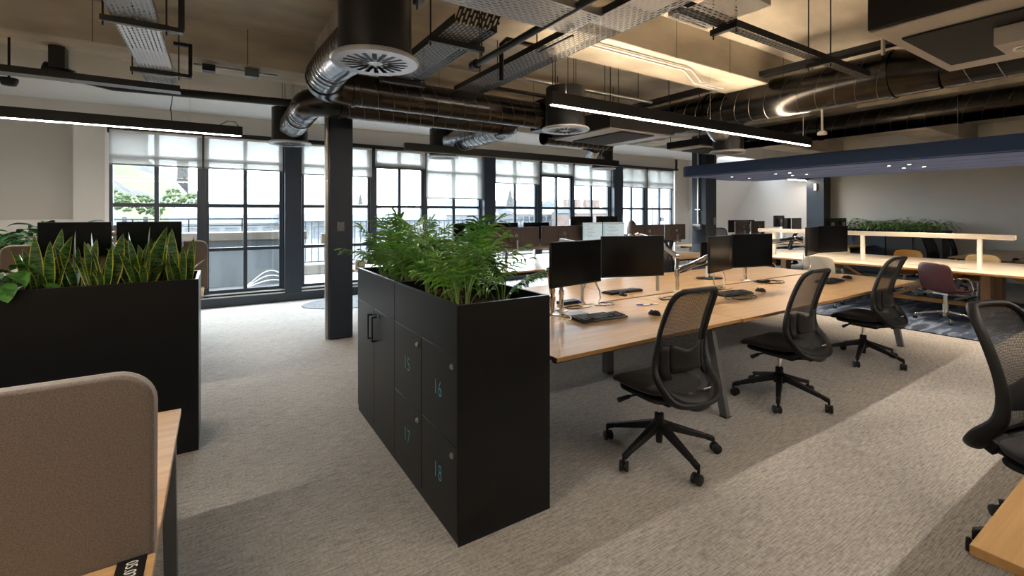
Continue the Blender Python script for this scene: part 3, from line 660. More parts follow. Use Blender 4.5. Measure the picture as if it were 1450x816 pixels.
# pipes and conduits
def pipe(name, pts, r, mat, label, cat='pipe', n=10, clips=()):
    o = MB().tube(pts, r, n)
    for c in clips: o.box((c[0]-r*1.8, c[1]-r*1.8, c[2]-r*1.3), (c[0]+r*1.8, c[1]+r*1.8, c[2]+r*1.3))
    return tag(o.build(name, mat), label, cat)
pipe('waste_pipe', [(-1.25, 6.3, 2.93), (-.9, 6.3, 2.87), (.78, 6.0, 2.85)], .045, ductblk, 'black waste pipe running left from the window drum diffuser')
pipe('pipe_socket', [(-1.42, 6.3, 2.98), (-1.2, 6.3, 2.92)], .065, ductblk, 'flared black socket on the left end of the waste pipe')
tag(MB().box((-1.37, 6.22, 2.98), (-1.25, 6.36, 3.19)).build('pipe_bracket', ductblk), 'dark wedge bracket above the waste pipe socket', 'bracket')
pipe('drain_pipe', [(1.9, 3.55, 2.84), (1.9, .2, 2.84)], .028, ductblk, 'slim black pipe with capped end, upper centre')
MB().cyl((1.9, 3.6, 2.84), (1.9, 3.52, 2.84), .042, 14).build('end_cap', ductblk, bpy.data.objects['drain_pipe'])
pipe('pipe_loop', [(1.95, 3.2, 2.62), (1.95, 3.2, 2.92), (2.0, 3.2, 2.97), (2.5, 3.2, 2.97)], .02, ductblk, 'black pipe turning down beside the long perforated tray')
pipe('conduit', [(2.95, 3.3, 3.17), (4.5, 3.3, 3.17), (4.85, 3.42, 3.1), (5.3, 3.42, 3.1)], .012, galv, 'silver conduit bent downward under the concrete beam, front one')
pipe('conduit', [(2.95, 3.36, 3.17), (4.45, 3.36, 3.17), (4.8, 3.48, 3.1), (5.25, 3.48, 3.1)], .012, galv, 'silver conduit bent downward under the concrete beam, rear one')
pipe('sprinkler_pipe', [(2.6, 4.6, 3.0), (5.75, 4.6, 3.0)], .022, ductblk, 'thin dark pipe running behind the lit light bar')
pipe('grey_conduit', [(2.9, 4.45, 3.12), (5.2, 4.45, 3.12)], .02, galv, 'grey conduit above the thin dark pipe')
pipe('wall_conduit', [(4.15, 6.7, 3.1), (5.6, 6.7, 3.1)], .02, galv, 'grey conduit high near the window soffit')
pipe('bent_conduit', [(5.5, 1.85, 3.1), (5.5, 1.85, 3.5), (5.55, 1.8, 3.56), (5.6, .9, 3.56)], .018, galv, 'grey conduit bent down from the ceiling above the large duct')
pipe('ceiling_conduit', [(-.2, 6.05, 3.16), (.62, 6.05, 3.16)], .014, galv, 'thin conduit under the left concrete beam with small junction boxes')
tag(MB().box((-.12, 6.0, 3.1), (.0, 6.12, 3.17)).build('junction_box', black), 'black junction box on the thin conduit, left one', 'junction box')
tag(MB().box((.28, 6.0, 3.1), (.42, 6.12, 3.19)).build('junction_box', legm), 'grey junction box on the thin conduit, right one', 'junction box')
tag(MB().lathe([(.0, 0), (.05, .01), (.065, .05), (.065, .075)], (-1.63, 6.2, 2.74), 20).cyl((-1.63, 6.2, 2.8), (-1.63, 6.2, 3.6), .01).build('dome_camera', ductblk), 'small dark dome sensor under the long left tray', 'sensor')
tag(MB().cyl((6.12, 2.66, 2.53), (6.12, 2.66, 2.80), .012).lathe([(.05, 0), (.05, .03), (.02, .05)], (6.12, 2.66, 2.49), 16).build('drop_sensor', whitep), 'white drop-rod sensor hanging under the largest duct', 'sensor')
rnd = random.Random(3); rods = [(2.3, 4.2), (2.75, 4.6), (3.4, 4.35), (3.9, 4.6), (4.3, 4.45), (4.7, 4.6), (5.1, 4.6), (1.72, 3.15), (2.16, 3.0)]
rl = ['thin threaded rod, leftmost of those behind the start of the lit bar', 'thin threaded rod just left of the drum above the oak desks', 'thin threaded rod rising behind the drum above the oak desks', 'thin threaded rod on the dark pipe, first right of the drum', 'thin threaded rod on the dark pipe, second right of the drum', 'thin threaded rod on the dark pipe, third right of the drum', 'thin threaded rod on the dark pipe nearest the largest duct', 'thin threaded rod beside the capped end of the slim black pipe', 'thin threaded rod at the bent black pipe beside the long tray']
for i, (x, y) in enumerate(rods): tag(MB().cyl((x, y, 2.98 if i < 7 else 2.84), (x, y, zc(x, y)), .005, 6).build('threaded_rod', black), rl[i], 'rod', 'ceiling threaded rods')
tag(MB().box((5.72, 1.7, 3.26), (5.86, 6.0, 3.32)).build('support_rail', black), 'flat black rail running above the largest spiral duct', 'rail')
tag(MB().box((1.62, 5.1, 2.95), (1.9, 5.14, 3.0)).box((1.62, 5.1, 2.95), (1.66, 5.14, 3.08)).cyl((1.89, 5.12, 3.0), (1.89, 5.12, ZS), .005, 6).build('angle_bracket', black), 'small black angle bracket above the crossing ducts', 'bracket')
# linear light bars
def light_bar(x0, x1, y, zb, label, h=.115, wd=.07, lit=True, up=True, wires=(.15, .5, .85)):
    t = thing('linear_light_bar', label, 'pendant light', ((x0+x1)/2, y, zb), group='black linear pendant lights')
    MB().box((x0, y-wd/2, zb+.004), (x1, y+wd/2, zb+h)).build('housing', black, t, .003, True)
    MB().box((x0+.02, y-wd/2+.021, zb-.002), (x1-.02, y+wd/2-.021, zb+.003)).build('diffuser', led if lit else led_off, t, 0, True)
    if up: MB().box((x0+.05, y-wd/2+.02, zb+h), (x1-.05, y+wd/2-.02, zb+h+.003)).build('uplight_strip', ledu, t, 0, True)
    for f in wires:
        x = x0+(x1-x0)*f; MB().cyl((x, y, zb+h), (x, y, zc(x, y)), .0022, 5).lathe([(.008, 0), (.004, .03)], (x, y, zb+h), 8).build('suspension_wire', alu, t, 0, True)
    return t
led_off = M('unlit_diffuser', (.35, .35, .36), .5)
ledu = M('led_uplight', (1, 1, 1), .5, emit=((1, .79, .54), 26))
B1 = light_bar(-3.5, .28, 6.55, 2.49, 'long black light bar at the upper left, seen against the windows', up=False, wires=(.3, .86))
MB().tube([(.05, 6.55, 2.61), (.12, 6.55, 2.66), (.2, 6.55, 2.66), (.24, 6.55, 2.61)], .005, 6).tube([(-.42, 6.55, 2.61), (-.43, 6.55, 2.75), (-.41, 6.55, 2.9), (-.42, 6.55, 3.3)], .005, 6).build('power_cable', rubber, B1, 0, True)
B2 = light_bar(2.31, 6.63, 6.5, 2.46, 'unlit black light bar in front of the middle windows', lit=False, up=False, wires=(.02, .45, .9))
B3 = light_bar(2.44, 7.0, 3.2, 2.49, 'brightest black light bar hanging above the oak desks', wires=(.04, .5, .96))
B4 = light_bar(1.8, 6.4, -.72, 2.49, 'light bar above the near right desks, outside the frame', wires=(.1, .9))
B5 = light_bar(-5.0+1.2, -.3, 1.2, 2.49, 'unseen light bar added above the near left desks as fill light', wires=(.1, .9))  # unseen bar added as fill light for the left side
B6 = light_bar(13.3, 14.6, 6.75, 2.5, 'distant lit bar near the end wall above the far corner desks', up=False, wires=(.1, .9))
# blue acoustic raft with slots and downlights
t = thing('acoustic_raft', 'large navy felt ceiling raft with rounded corners above the communal table', 'ceiling raft', (9.4, 2, 2.3))
RX0, RX1, RY0, RY1 = 8.02, 10.55, -2.0, 6.2
MB().prism(rrect(RX0, RY0, RX1, RY1, .3, 8), 2.3, 2.5).build('felt_edge', bluefelt, t, .012, True)
nb = 4; wd = (RX1-RX0-.12)/nb
for i in range(nb):
    x0 = RX0+.06+i*wd
    yy = .22 if i in (0, nb-1) else .05
    MB().box((x0+.015, RY0+yy, 2.283), (x0+wd-.015, RY1-yy, 2.302)).build('underside_panel', bluefelt2, t, .004, True)
for i in range(1, nb):
    x = RX0+.06+i*wd
    MB().box((x-.014, RY0+.1, 2.297), (x+.014, RY1-.1, 2.3)).build('slot', darkrec, t, 0, True)
for i in (1, 2):
    for y in (-.5, 1.1, 1.35, 2.6, 2.85, 4.3, 4.55, 5.4):
        x = RX0+.06+i*wd
        MB().lathe([(.034, 0), (.034, -.010), (.026, -.012)], (x, y, 2.284), 16, cap=False).build('downlight_rim', black, t, 0, True)
        MB().lathe([(.026, -.0105), (.001, -.011)], (x, y, 2.284), 16, cap=False).build('downlight_lens', ledc, t, 0, True)
for x in (8.4, 10.2):
    for y in (-1.5, 2, 5.6): MB().cyl((x, y, 2.5), (x, y, zc(x, y)), .003, 5).build('suspension_wire', alu, t, 0, True)
def spot(x, y, z, e, size=.5, ang=1.9):
    l = bpy.data.lights.new('downlight', 'SPOT'); l.energy = e; l.color = (1, .8, .58); l.spot_size = ang; l.spot_blend = .6; l.shadow_soft_size = .05
    o = bpy.data.objects.new('downlight_lamp', l); S.collection.objects.link(o); o.location = (x, y, z)
for x in (8.6, 9.55):
    for y in (.7, 2.6, 4.6): spot(x, y, 2.27, 38)
# ------------------------------------------------------------------ planter lockers
LX0, LX1, LY0, LY1, LY2 = .944, 1.478, 1.939, 2.83, 3.72
LT = 1.12
def trough(b, x0, y0, x1, y1, z0, z1, t=.018):
    b.box((x0, y0, z0), (x0+t, y1, z1)).box((x1-t, y0, z0), (x1, y1, z1)).box((x0+t, y0, z0), (x1-t, y0+t, z1)).box((x0+t, y1-t, z0), (x1-t, y1, z1)); return b
def soil_fn(x0, y0, x1, y1, z):
    return lambda u, v: (x0+(x1-x0)*u, y0+(y1-y0)*v, z+.012*sin(31*u+17*v)+.01*sin(53*v-11*u)+.008*sin(91*u*v))
def lockunit(y0, y1, label):
    t = thing('locker_cabinet', label, 'locker cabinet', ((LX0+LX1)/2, (y0+y1)/2, 0))
    b = MB().box((LX0+.02, y0+.001, .05), (LX1, y1-.001, .874)); trough(b, LX0+.002, y0+.001, LX1, y1-.001, .874, LT, .02)
    b.box((LX0+.02, y0+.01, 0), (LX1-.01, y1-.01, .05)); b.build('carcass', lockm, t, .0015, True)
    if y0 < 2: MB().box((LX0+.001, y0-.002, .0), (LX1, y0, LT)).build('end_panel', lockm, t, 0, True)
    tag(MB().sheet(soil_fn(LX0+.021, y0+.021, LX1-.021, y1-.021, 1.045), 24, 24).build('soil', soil, t, 0, True), kind='stuff')
    MB().box((LX0-.001, y0+.003, .882), (LX0+.02, y1-.003, LT+.001)).build('top_front_panel', lockm, t, .0015, True)
    MB().box((LX0+.004, y0+.003, .004), (LX0+.02, y1-.003, .046)).build('plinth', lockm, t, .0015, True)
    return t
A = lockunit(LY0, LY1, 'black locker cabinet with four numbered doors under a palm trough, nearest the camera')
Bc = lockunit(LY1, LY2, 'black two-door cabinet with bar handles under a palm trough, behind the numbered lockers')
ym = (LY0+LY1)/2; zm = .458
for (a, b_, z0, z1, n) in ((ym, LY1, zm, .878, '15'), (LY0, ym, zm, .878, '16'), (ym, LY1, .05, zm, '17'), (LY0, ym, .05, zm, '18')):
    d = MB().box((LX0-.001, a+.003, z0+.002), (LX0+.018, b_-.003, z1-.002)).build('door', lockm, A, .0015, True)
    cy = a+.055; cz = z1-.055
    l = MB(); 
    for r0, x0_, x1_ in ((.014, -.006, 0), (.009, -.011, -.006)): l.prism([(cy+r0*cos(2*pi*k/16), cz+r0*sin(2*pi*k/16)) for k in range(16)], LX0+x0_-.001, LX0+x1_-.001, lambda u, v, c: (c, u, v))
    o = l.mesh('lock', alu, tuple(root_of(A))); lo = bpy.data.objects.new('lock', o); S.collection.objects.link(lo); lo.parent = d
    cyy = (a+b_)/2+.0; czz = z1-.21
    tx = text(n, .115, lambda x, y, z, cyy=cyy, czz=czz: (LX0-.002-z, cyy-x*.8, czz+y), teal, A, 'number', thin_=-.0022, space=1.15); tx.parent = d; tag(tx, 'pale teal number %s' % n)
for a, b_, hy in ((LY1, (LY1+LY2)/2, -1), ((LY1+LY2)/2, LY2, 1)):
    d = MB().box((LX0-.001, a+.003, .052), (LX0+.018, b_-.003, .876)).build('door', lockm, Bc, .0015, True)
    hy = (LY1+LY2)/2+(-.05 if hy < 0 else .05)
    h = MB().box((LX0-.035, hy-.008, .655), (LX0-.025, hy+.008, .83)).box((LX0-.03, hy-.008, .655), (LX0, hy+.008, .665)).box((LX0-.03, hy-.008, .82), (LX0, hy+.008, .83)).build('handle', black, Bc, .0015, True); h.parent = d
MB().prism([((LY1+LY2)/2-.11+.012*cos(k*pi/8), .84+.012*sin(k*pi/8)) for k in range(16)], LX0-.008, LX0, lambda u, v, c: (c, u, v)).build('lock', alu, Bc, 0, True)
# ------------------------------------------------------------------ plants
def leaflet(b, p, d, up, L, W, droop=.25, n=3):
    d = d.normalized(); s = d.cross(up).normalized(); vs = []; up = s.cross(d)
    for i in range(n+1):
        t = i/n; w_ = W*sin(pi*min(1, .12+.88*t))**.8 if t < 1 else 0
        c = p+d*(L*t)-Vector((0,0,1))*(droop*L*t*t)
        if i == n: vs.append(c)
        else: vs += [c-s*w_/2+up*w_*.12, c+s*w_/2+up*w_*.12]
    fs = [(2*i, 2*i+1, 2*i+3, 2*i+2) for i in range(n-1)]+[(2*n-2, 2*n-1, 2*n)]
    b.add(vs, fs)
def frond_mesh(seed, L, lean):
    r = random.Random(seed); b = MB(); pts = []; n = 12
    for i in range(n+1):
        t = i/n; pts.append(Vector((lean*L*(t**1.8), .02*sin(3*t+seed), L*(t-.28*lean*t**3))))
    b.cm = 1; b.tube([tuple(p) for p in pts], [.0035*(1-.75*i/n) for i in range(n+1)], 5); b.cm = 0
    for i in range(12):
        t = .36+.62*i/11; k = t*n; j = min(n-1, int(k)); p = pts[j].lerp(pts[j+1], k-j); tan = (pts[j+1]-pts[j]).normalized()
        for sg in (-1, 1):
            side = Vector((0, sg, 0)); ll = L*(.42-.22*abs(t-.60)*1.9)*r.uniform(.8, 1.15)
            dd = (side*1.0+tan*(.55+.9*(t-.4))+Vector((0, 0, r.uniform(-.15, .12)))).normalized()
            leaflet(b, p, dd, tan.cross(dd)*sg, ll, .011+.008*r.random(), r.uniform(.2, .75))
    leaflet(b, pts[-1], tan, Vector((0, 1, 0)), L*.2, .014)
    return b
fm = []
for k in range(8):
    b = frond_mesh(k, [.46, .40, .50, .36, .43, .33, .48, .38][k], [.35, .6, .2, .8, .5, .95, .4, .7][k]); b.flat = True
    fm.append(b.mesh('frond', [palm if k % 3 else palm2, stem_m]))
def palm_plant(x, y, z, label, group, n, sc, seed, name='parlour_palm'):
    r = random.Random(seed); t = thing(name, label, 'plant', (x, y, z), group=group)
    b = MB(); b.flat = True
    for k in range(n//2): a = r.uniform(0, 2*pi); d = r.uniform(.1, .35); rr = r.uniform(.01, .05); b.tube([(rr*cos(a), rr*sin(a), -.01), (rr*1.4*cos(a), rr*1.4*sin(a), .12*sc), ((rr+.03)*1.5*cos(a), (rr+.03)*1.5*sin(a), .24*sc)], [.005, .0045, .003], 5)
    b.build('stalk', stem_m, t)
    for k in range(n-2):
        a = 2*pi*k/n*1.618*2+r.uniform(-.4, .4); o = bpy.data.objects.new('frond', fm[(k*3+seed) % 8]); S.collection.objects.link(o); o.parent = t
        s_ = sc*r.uniform(.72, 1.08); o.scale = (s_, s_, s_); o.location = (r.uniform(0, .04)*cos(a), r.uniform(0, .04)*sin(a), r.uniform(0, .05))
        o.rotation_euler = (r.uniform(-.15, .15), r.uniform(-.1, .22), a)
    return t
pp = [(1.06, 2.13, 'parlour palm at the near left corner of the numbered locker trough', 11, .84), (1.30, 2.12, 'small palm standing near the front right rim of the locker trough', 7, .62), (1.12, 2.36, 'tall feathery palm second from the front of the near trough', 13, .98),
      (1.33, 2.42, 'palm by the right rim of the near trough, leaning to the dark monitor', 10, .95), (1.08, 2.62, 'bushy palm in the left rear of the near trough', 13, .98), (1.34, 2.68, 'palm in the right rear corner of the near trough', 11, .95),
      (1.10, 2.96, 'palm at the front of the rear trough, tallest of the row', 13, 1.04), (1.33, 3.02, 'palm at the right front of the rear trough', 10, .95), (1.09, 3.24, 'palm in the middle left of the rear trough', 12, 1.0),
      (1.30, 3.32, 'palm in the middle right of the rear trough', 9, .9), (1.10, 3.52, 'spreading palm at the far left end of the rear trough', 12, .92), (1.32, 3.58, 'palm in the farthest right corner of the rear trough', 8, .9)]
for i, (x, y, l, n, sc) in enumerate(pp): palm_plant(x, y, 1.04, l, 'palms in the locker troughs', n, sc, i)
# left planter
PX0, PX1, PY0, PY1 = -3.2, -.092, 3.655, 4.2
t = thing('planter_box', 'long black planter box with snake plants at the left', 'planter', ((PX0+PX1)/2, 3.93, 0))
b = MB().box((PX0+.02, PY0+.02, 0), (PX1-.02, PY1-.02, .95)); b.build('carcass', lockm, t, .002, True)
MB().box((PX0, PY0, .0), (PX1, PY0+.02, LT)).build('front_panel', lockm, t, .0015, True)
MB().box((PX1-.02, PY0+.021, 0), (PX1, PY1, LT)).build('end_panel', lockm, t, .0015, True)
MB().box((PX0, PY1-.02, 0), (PX1-.021, PY1, LT)).build('back_panel', lockm, t, .0015, True)
MB().box((-.97, PY0+.02, .95), (-.955, PY1-.02, LT-.003)).build('divider', alu, t, 0, True)
tag(MB().sheet(soil_fn(PX0+.02, PY0+.021, PX1-.021, PY1-.021, 1.05), 40, 10).build('soil', soil, t, 0, True), kind='stuff')
def blade_mesh(seed, L, W, tw, bend):
    b = MB(); n = 12
    for i in range(n+1):
        t_ = i/n; w_ = W*(.55+1.1*t_-1.65*t_**2+.0)*(1 if t_ < .85 else 1); w_ = W*max(0, (min(1, .5+1.4*t_))*(1-t_**3.2)); e = .0035 if w_ > .01 else 0
        a = tw*t_; cx = bend*t_*t_*L; z = L*t_*(1-.1*bend*t_); cup = .25
        for k in (-1, -.84, 0, .84, 1):
            x = k*w_/2; y = cup*abs(k)*w_/2
            b.v.append((cx+x*cos(a)-y*sin(a), x*sin(a)+y*cos(a), z))
    for i in range(n):
        for k in range(4): b.f.append((i*5+k, (i+1)*5+k, (i+1)*5+k+1, i*5+k+1)); b.m.append(1 if k in (0, 3) else 0)
    return b.mesh('leaf', [snake_m, yellow_m])
bm_ = [blade_mesh(k, [.40, .30, .36, .24, .43, .33][k], [.088, .074, .08, .078, .084, .066][k], [.9, -.8, .4, 1.6, -.4, -1.4][k], [.05, .3, .12, .5, 0, .22][k]) for k in range(6)]
sp = [(-.86, 3.84, 'snake plant leftmost in the planter, with wavy yellow-edged leaves', 12), (-.72, 3.90, 'small dark snake plant tucked behind the leftmost one', 8), (-.60, 3.82, 'snake plant second from the left with broad upright leaves', 15), (-.40, 3.85, 'snake plant third from the left, the tallest with yellow edges', 16), (-.34, 4.0, 'snake plant behind the tallest one', 9), (-.20, 3.86, 'snake plant at the right end of the planter', 14)]
for i, (x, y, l, n) in enumerate(sp):
    r = random.Random(i+40); t = thing('snake_plant', l, 'plant', (x, y, 1.04), group='snake plants in the left planter')
    for k in range(n):
        o = bpy.data.objects.new('leaf', bm_[(k*5+i) % 6]); S.collection.objects.link(o); o.parent = t; a = 2*pi*k/n+r.uniform(-.3, .3); s_ = r.uniform(.8, 1.08)*(1.03 if i == 3 else .93); rr = .018+.035*r.random()
        o.scale = (s_,)*3; o.location = (rr*cos(a), rr*sin(a), 0); o.rotation_euler = (r.uniform(-.12, .12), r.uniform(.0, .22), a)
def broad_leaf(L, W, bend, mat, wav=.1):
    b = MB(); n = 9; st = .35
    b.cm = 1; b.tube([(0,0,0), (bend*.25*L, 0, L*.45), (bend*.55*L, 0, L*.75)], [.004, .003, .0025], 5); b.cm = 0
    for i in range(n+1):
        t_ = i/n; ww = W*sin(pi*t_**.8)**.85 if 0 < t_ < 1 else 0; a = .5+bend*1.5*t_
        cx = bend*.55*L+L*.6*t_*sin(min(1.9, .3+bend+.7*t_)); z = L*.75+L*.6*t_*cos(min(1.9, .3+bend+.7*t_))
        for k in (-1, -.5, 0, .5, 1): b.v.append((cx, k*ww/2, z+.3*abs(k)*ww/2+wav*ww*.2*sin(9*t_+k)))
    o = len(b.v)-(n+1)*5
    for i in range(n):
        for k in range(4): b.f.append((o+i*5+k, o+(i+1)*5+k, o+(i+1)*5+k+1, o+i*5+k+1)); b.m.append(0)
    return b.mesh('leaf', [mat, stem_m])
def leafy(name, x, y, z, label, group, meshes, n, seed, sc=1, spread=.05, tilt=(-.1, .4)):
    r = random.Random(seed); t = thing(name, label, 'plant', (x, y, z), group=group)
    for k in range(n):
        o = bpy.data.objects.new('leaf', meshes[k % len(meshes)]); S.collection.objects.link(o); o.parent = t; a = 2.4*k+r.uniform(-.3, .3); s_ = sc*r.uniform(.7, 1.1)
        o.scale = (s_,)*3; rr = spread*r.random(); o.location = (rr*cos(a), rr*sin(a), 0); o.rotation_euler = (r.uniform(-.1, .1), r.uniform(*tilt), a)
    return t
vl = [broad_leaf(.24, .11, .7, leafvar), broad_leaf(.20, .10, 1.0, leafvar), broad_leaf(.27, .10, .4, leafvar)]
dl = [broad_leaf(.34, .12, .6, leafdk), broad_leaf(.28, .11, .9, leafdk), broad_leaf(.4, .12, .3, leafdk)]
leafy('striped_foliage_plant', -1.13, 3.9, 1.04, 'broad-leaved striped green plant at the left edge of the planter', 'striped plants in the left planter', vl, 46, 3, 1.05, .12, (-.1, .6))
leafy('striped_foliage_plant', -1.45, 3.9, 1.04, 'striped plant cut off by the left frame edge', 'striped plants in the left planter', vl, 40, 4, 1.05, .12, (-.1, .6))
t = thing('planter_box', 'low dark planter far left by the window wall ledge', 'planter', (-2.3, 7.4, 0))
MB().box((-3.4, 7.1, 0), (-.9, 7.6, 1.06)).build('carcass', lockm, t, .003, True)
MB().box((-3.4, 7.095, 1.0), (-.9, 7.605, 1.12)).build('rim', lockm, t, .003, True)
for i, (x, l, s_) in enumerate(((-2.75, 'dark glossy plant at the far left edge of the picture', 1), (-2.35, 'dark glossy plant beside the far left edge', .9), (-1.95, 'dark glossy plant in the middle of the far planter', .95), (-1.55, 'tallest dark glossy plant behind the left monitor', 1.15), (-1.15, 'dark glossy plant rightmost in the far planter', .9))):
    leafy('peace_lily', x, 7.35, 1.1, l, 'dark plants in the far left planter', dl, 90, 60+i, s_*.78, .24, (-.1, .8))
# far cabinet planter by the end wall
t = thing('cabinet_planter', 'dark cabinet with a trough of green plants against the end wall', 'cabinet', (14.4, 4.6, 0))
MB().box((14.15, 3.62, .06), (14.7, 4.7, 1.0)).box((14.17, 3.64, 0), (14.7, 5.6, .06)).build('carcass', lockm, t, .003, True)
MB().box((14.14, 3.6, 1.0), (14.72, 5.62, 1.14)).build('trough', lockm, t, .003, True)
MB().box((14.14, 4.72, .06), (14.7, 5.6, .99)).build('side_section', M('blue_black_laminate', (.02, .03, .05), .45), t, .003, True)
for y0 in (3.63, 4.17): dd = MB().box((14.13, y0, .08), (14.15, y0+.52, .98)).build('door', M('dark_olive_laminate', (.035, .03, .022), .5) if 'dark_olive_laminate' not in bpy.data.materials else bpy.data.materials['dark_olive_laminate'], t, .002, True)
fl_ = [broad_leaf(.30, .05, .8, palm, 0), broad_leaf(.26, .05, 1.2, palm, 0), broad_leaf(.33, .045, .5, palm2, 0)]
for i in range(7): leafy('bushy_plant', 14.28, 3.78+.28*i, 1.1, ['rightmost bushy plant in the cabinet trough at the end wall', 'second bushy plant from the right on the end-wall cabinet', 'third bushy plant from the right on the end-wall cabinet', 'middle bushy plant on the end-wall cabinet', 'third bushy plant from the left on the end-wall cabinet', 'second bushy plant from the left on the end-wall cabinet', 'leftmost bushy plant on the end-wall cabinet'][i], 'bushy plants on the far cabinet', fl_, 44, 80+i, 1.05, .12, (-.1, .6))
# ------------------------------------------------------------------ desks
def leg_frame(parent, x, yc, half, top=.70, splay=.14, name='leg'):
    for s in (-1, 1):
        MB().bar((x, yc+s*(half-splay), top), (x, yc+s*half, .0), .06, .045, up=(1, 0, 0)).build(name, legm, parent, .003, True)
        MB().box((x-.035, yc+s*half-.03, 0), (x+.035, yc+s*half+.03, .006)).build('foot_pad', rubber, parent, 0, True)
def bench(name, label, xs, y0, y1, gap, mt, legs, z=.73, edge=oakedge, th=.025):
    t = thing(name, label, 'desk', ((xs[0]+xs[-1])/2, gap, 0))
    for i in range(len(xs)-1):
        for a, b_ in ((y0, gap-.018), (gap+.018, y1)):
            off = .012 if i % 2 else 0
            tp = MB().box((xs[i]+.003, a-(off if a == y0 else 0), z-th), (xs[i+1]-.003, b_, z-.001)).build('desktop', edge, t, .0015, True)
            MB().box((xs[i]+.004, a+.001-(off if a == y0 else 0), z-.0012), (xs[i+1]-.004, b_-.001, z)).build('desktop_surface', mt, t, 0, True)
    for y in (y0+.13, gap-.16, gap+.16, y1-.13): MB().box((xs[0]+.08, y-.02, z-th-.05), (xs[-1]-.08, y+.02, z-th-.001)).build('cross_rail', black, t, .002, True)
    MB().box((xs[0]+.3, gap-.11, z-.2), (xs[-1]-.3, gap+.11, z-.19)).box((xs[0]+.3, gap-.11, z-.2), (xs[-1]-.3, gap-.105, z-.12)).box((xs[0]+.3, gap+.105, z-.2), (xs[-1]-.3, gap+.11, z-.12)).build('cable_basket', black, t, 0, True)
    for x in legs:
        leg_frame(t, x, gap, (y1-y0)/2-.03, z-th)
        MB().bar((x, y0+.15, z-th-.025), (x, y1-.15, z-th-.025), .05, .04).build('top_beam', legm, t, .002, True)
    return t
D1 = bench('bench_desk', 'long oak-topped bench desk for six behind the locker cabinets', [1.62, 3.44, 5.28, 7.12], 2.06, 4.22, 3.14, oak, (3.27, 6.72))
MB().box((1.70, 3.24, 0), (1.78, 3.32, .70)).build('mid_leg', legm, D1, .003, True)
MB().box((3.17, 3.24, 0), (3.25, 3.32, .70)).build('mid_leg', legm, D1, .003, True)
D2 = bench('bench_desk', 'second bench desk near the windows carrying the brown-backed monitors', [1.7, 3.4, 5.1, 6.8, 8.5], 5.45, 7.5, 6.45, oak, (1.95, 3.4, 5.1, 8.25))
MB().box((1.8, 6.42, .93), (8.45, 6.48, 1.03)).build('tool_rail', M('grey_beige_rail', (.30, .27, .25), .45), D2, .003, True)
for x in (2.0, 4.0, 6.0, 8.1): MB().box((x, 6.43, .73), (x+.04, 6.47, .93)).build('rail_post', legm, D2, .002, True)
D3 = bench('bench_desk', 'near left oak desk with a felt screen, cut by the frame', [-3.6, -1.9, -.118], .46, 2.387, 1.425, oak, (-.152, -1.9))
D4 = bench('bench_desk', 'near right oak desk corner cut off by the frame', [1.568, 3.3, 5.1], -1.8, .353, -.72, oak, (1.9, 3.4, 4.9))
D5 = bench('bench_desk', 'oak desk behind the left planter with a felt screen', [-3.4, -1.7, -.10], 5.5, 7.0, 6.25, oak, (-.3, -2.4))
D6 = bench('bench_desk', 'pale oak desk at the far right by the end wall', [11.6, 13.3, 14.8], 1.2, 2.9, 2.05, oak, (11.9, 13.3))
D7 = bench('bench_desk', 'bench desk in the far corner under the sloping wall', [10.0, 12.1, 14.2], 6.0, 7.8, 6.9, oak, (10.4, 14.0))
def felt_screen(x0, x1, y, z0, z1, label, r=.075, t_=.03):
    t = thing('felt_screen', label, 'desk screen', ((x0+x1)/2, y, z0))
    MB().prism(rrect(x0, z0, x1, z1, r, 8, (1, 1, 0, 0)), y-t_/2, y+t_/2, lambda a, b, c: (a, c, b)).build('panel', felt, t, .008, True, seg=3)
    pts = [(x1-.002, y, z0+.005)]+[(a, y, b) for a, b in rrect(x0, z0, x1, z1, r, 8, (1, 1, 0, 0))[:-2]]
    MB().tube(pts, .007, 6).build('piping', feltedge, t, 0, True)
    return t
felt_screen(-1.87, -.125, 1.425, .7, 1.168, 'grey-beige felt desk screen with rounded corner in the near left foreground')
felt_screen(-1.7, -.075, 6.25, .7, 1.24, 'felt desk screen behind the snake plants')
# desk number strip
t = thing('desk_label', 'black desk label strip reading 05.02 on the near left desk', 'label', (-.17, 1.36, .7302))
MB().box((-.193, 1.27, .7302), (-.137, 1.412, .7312)).build('strip', M('label_black', (.004, .004, .004), .35), t, 0, True)
text('05.02', .033, lambda x, y, z: (-.165+y, 1.368-x*.82, .7314+z), M('label_white', (.8, .8, .8), .5), t, 'desk_number', .0002)
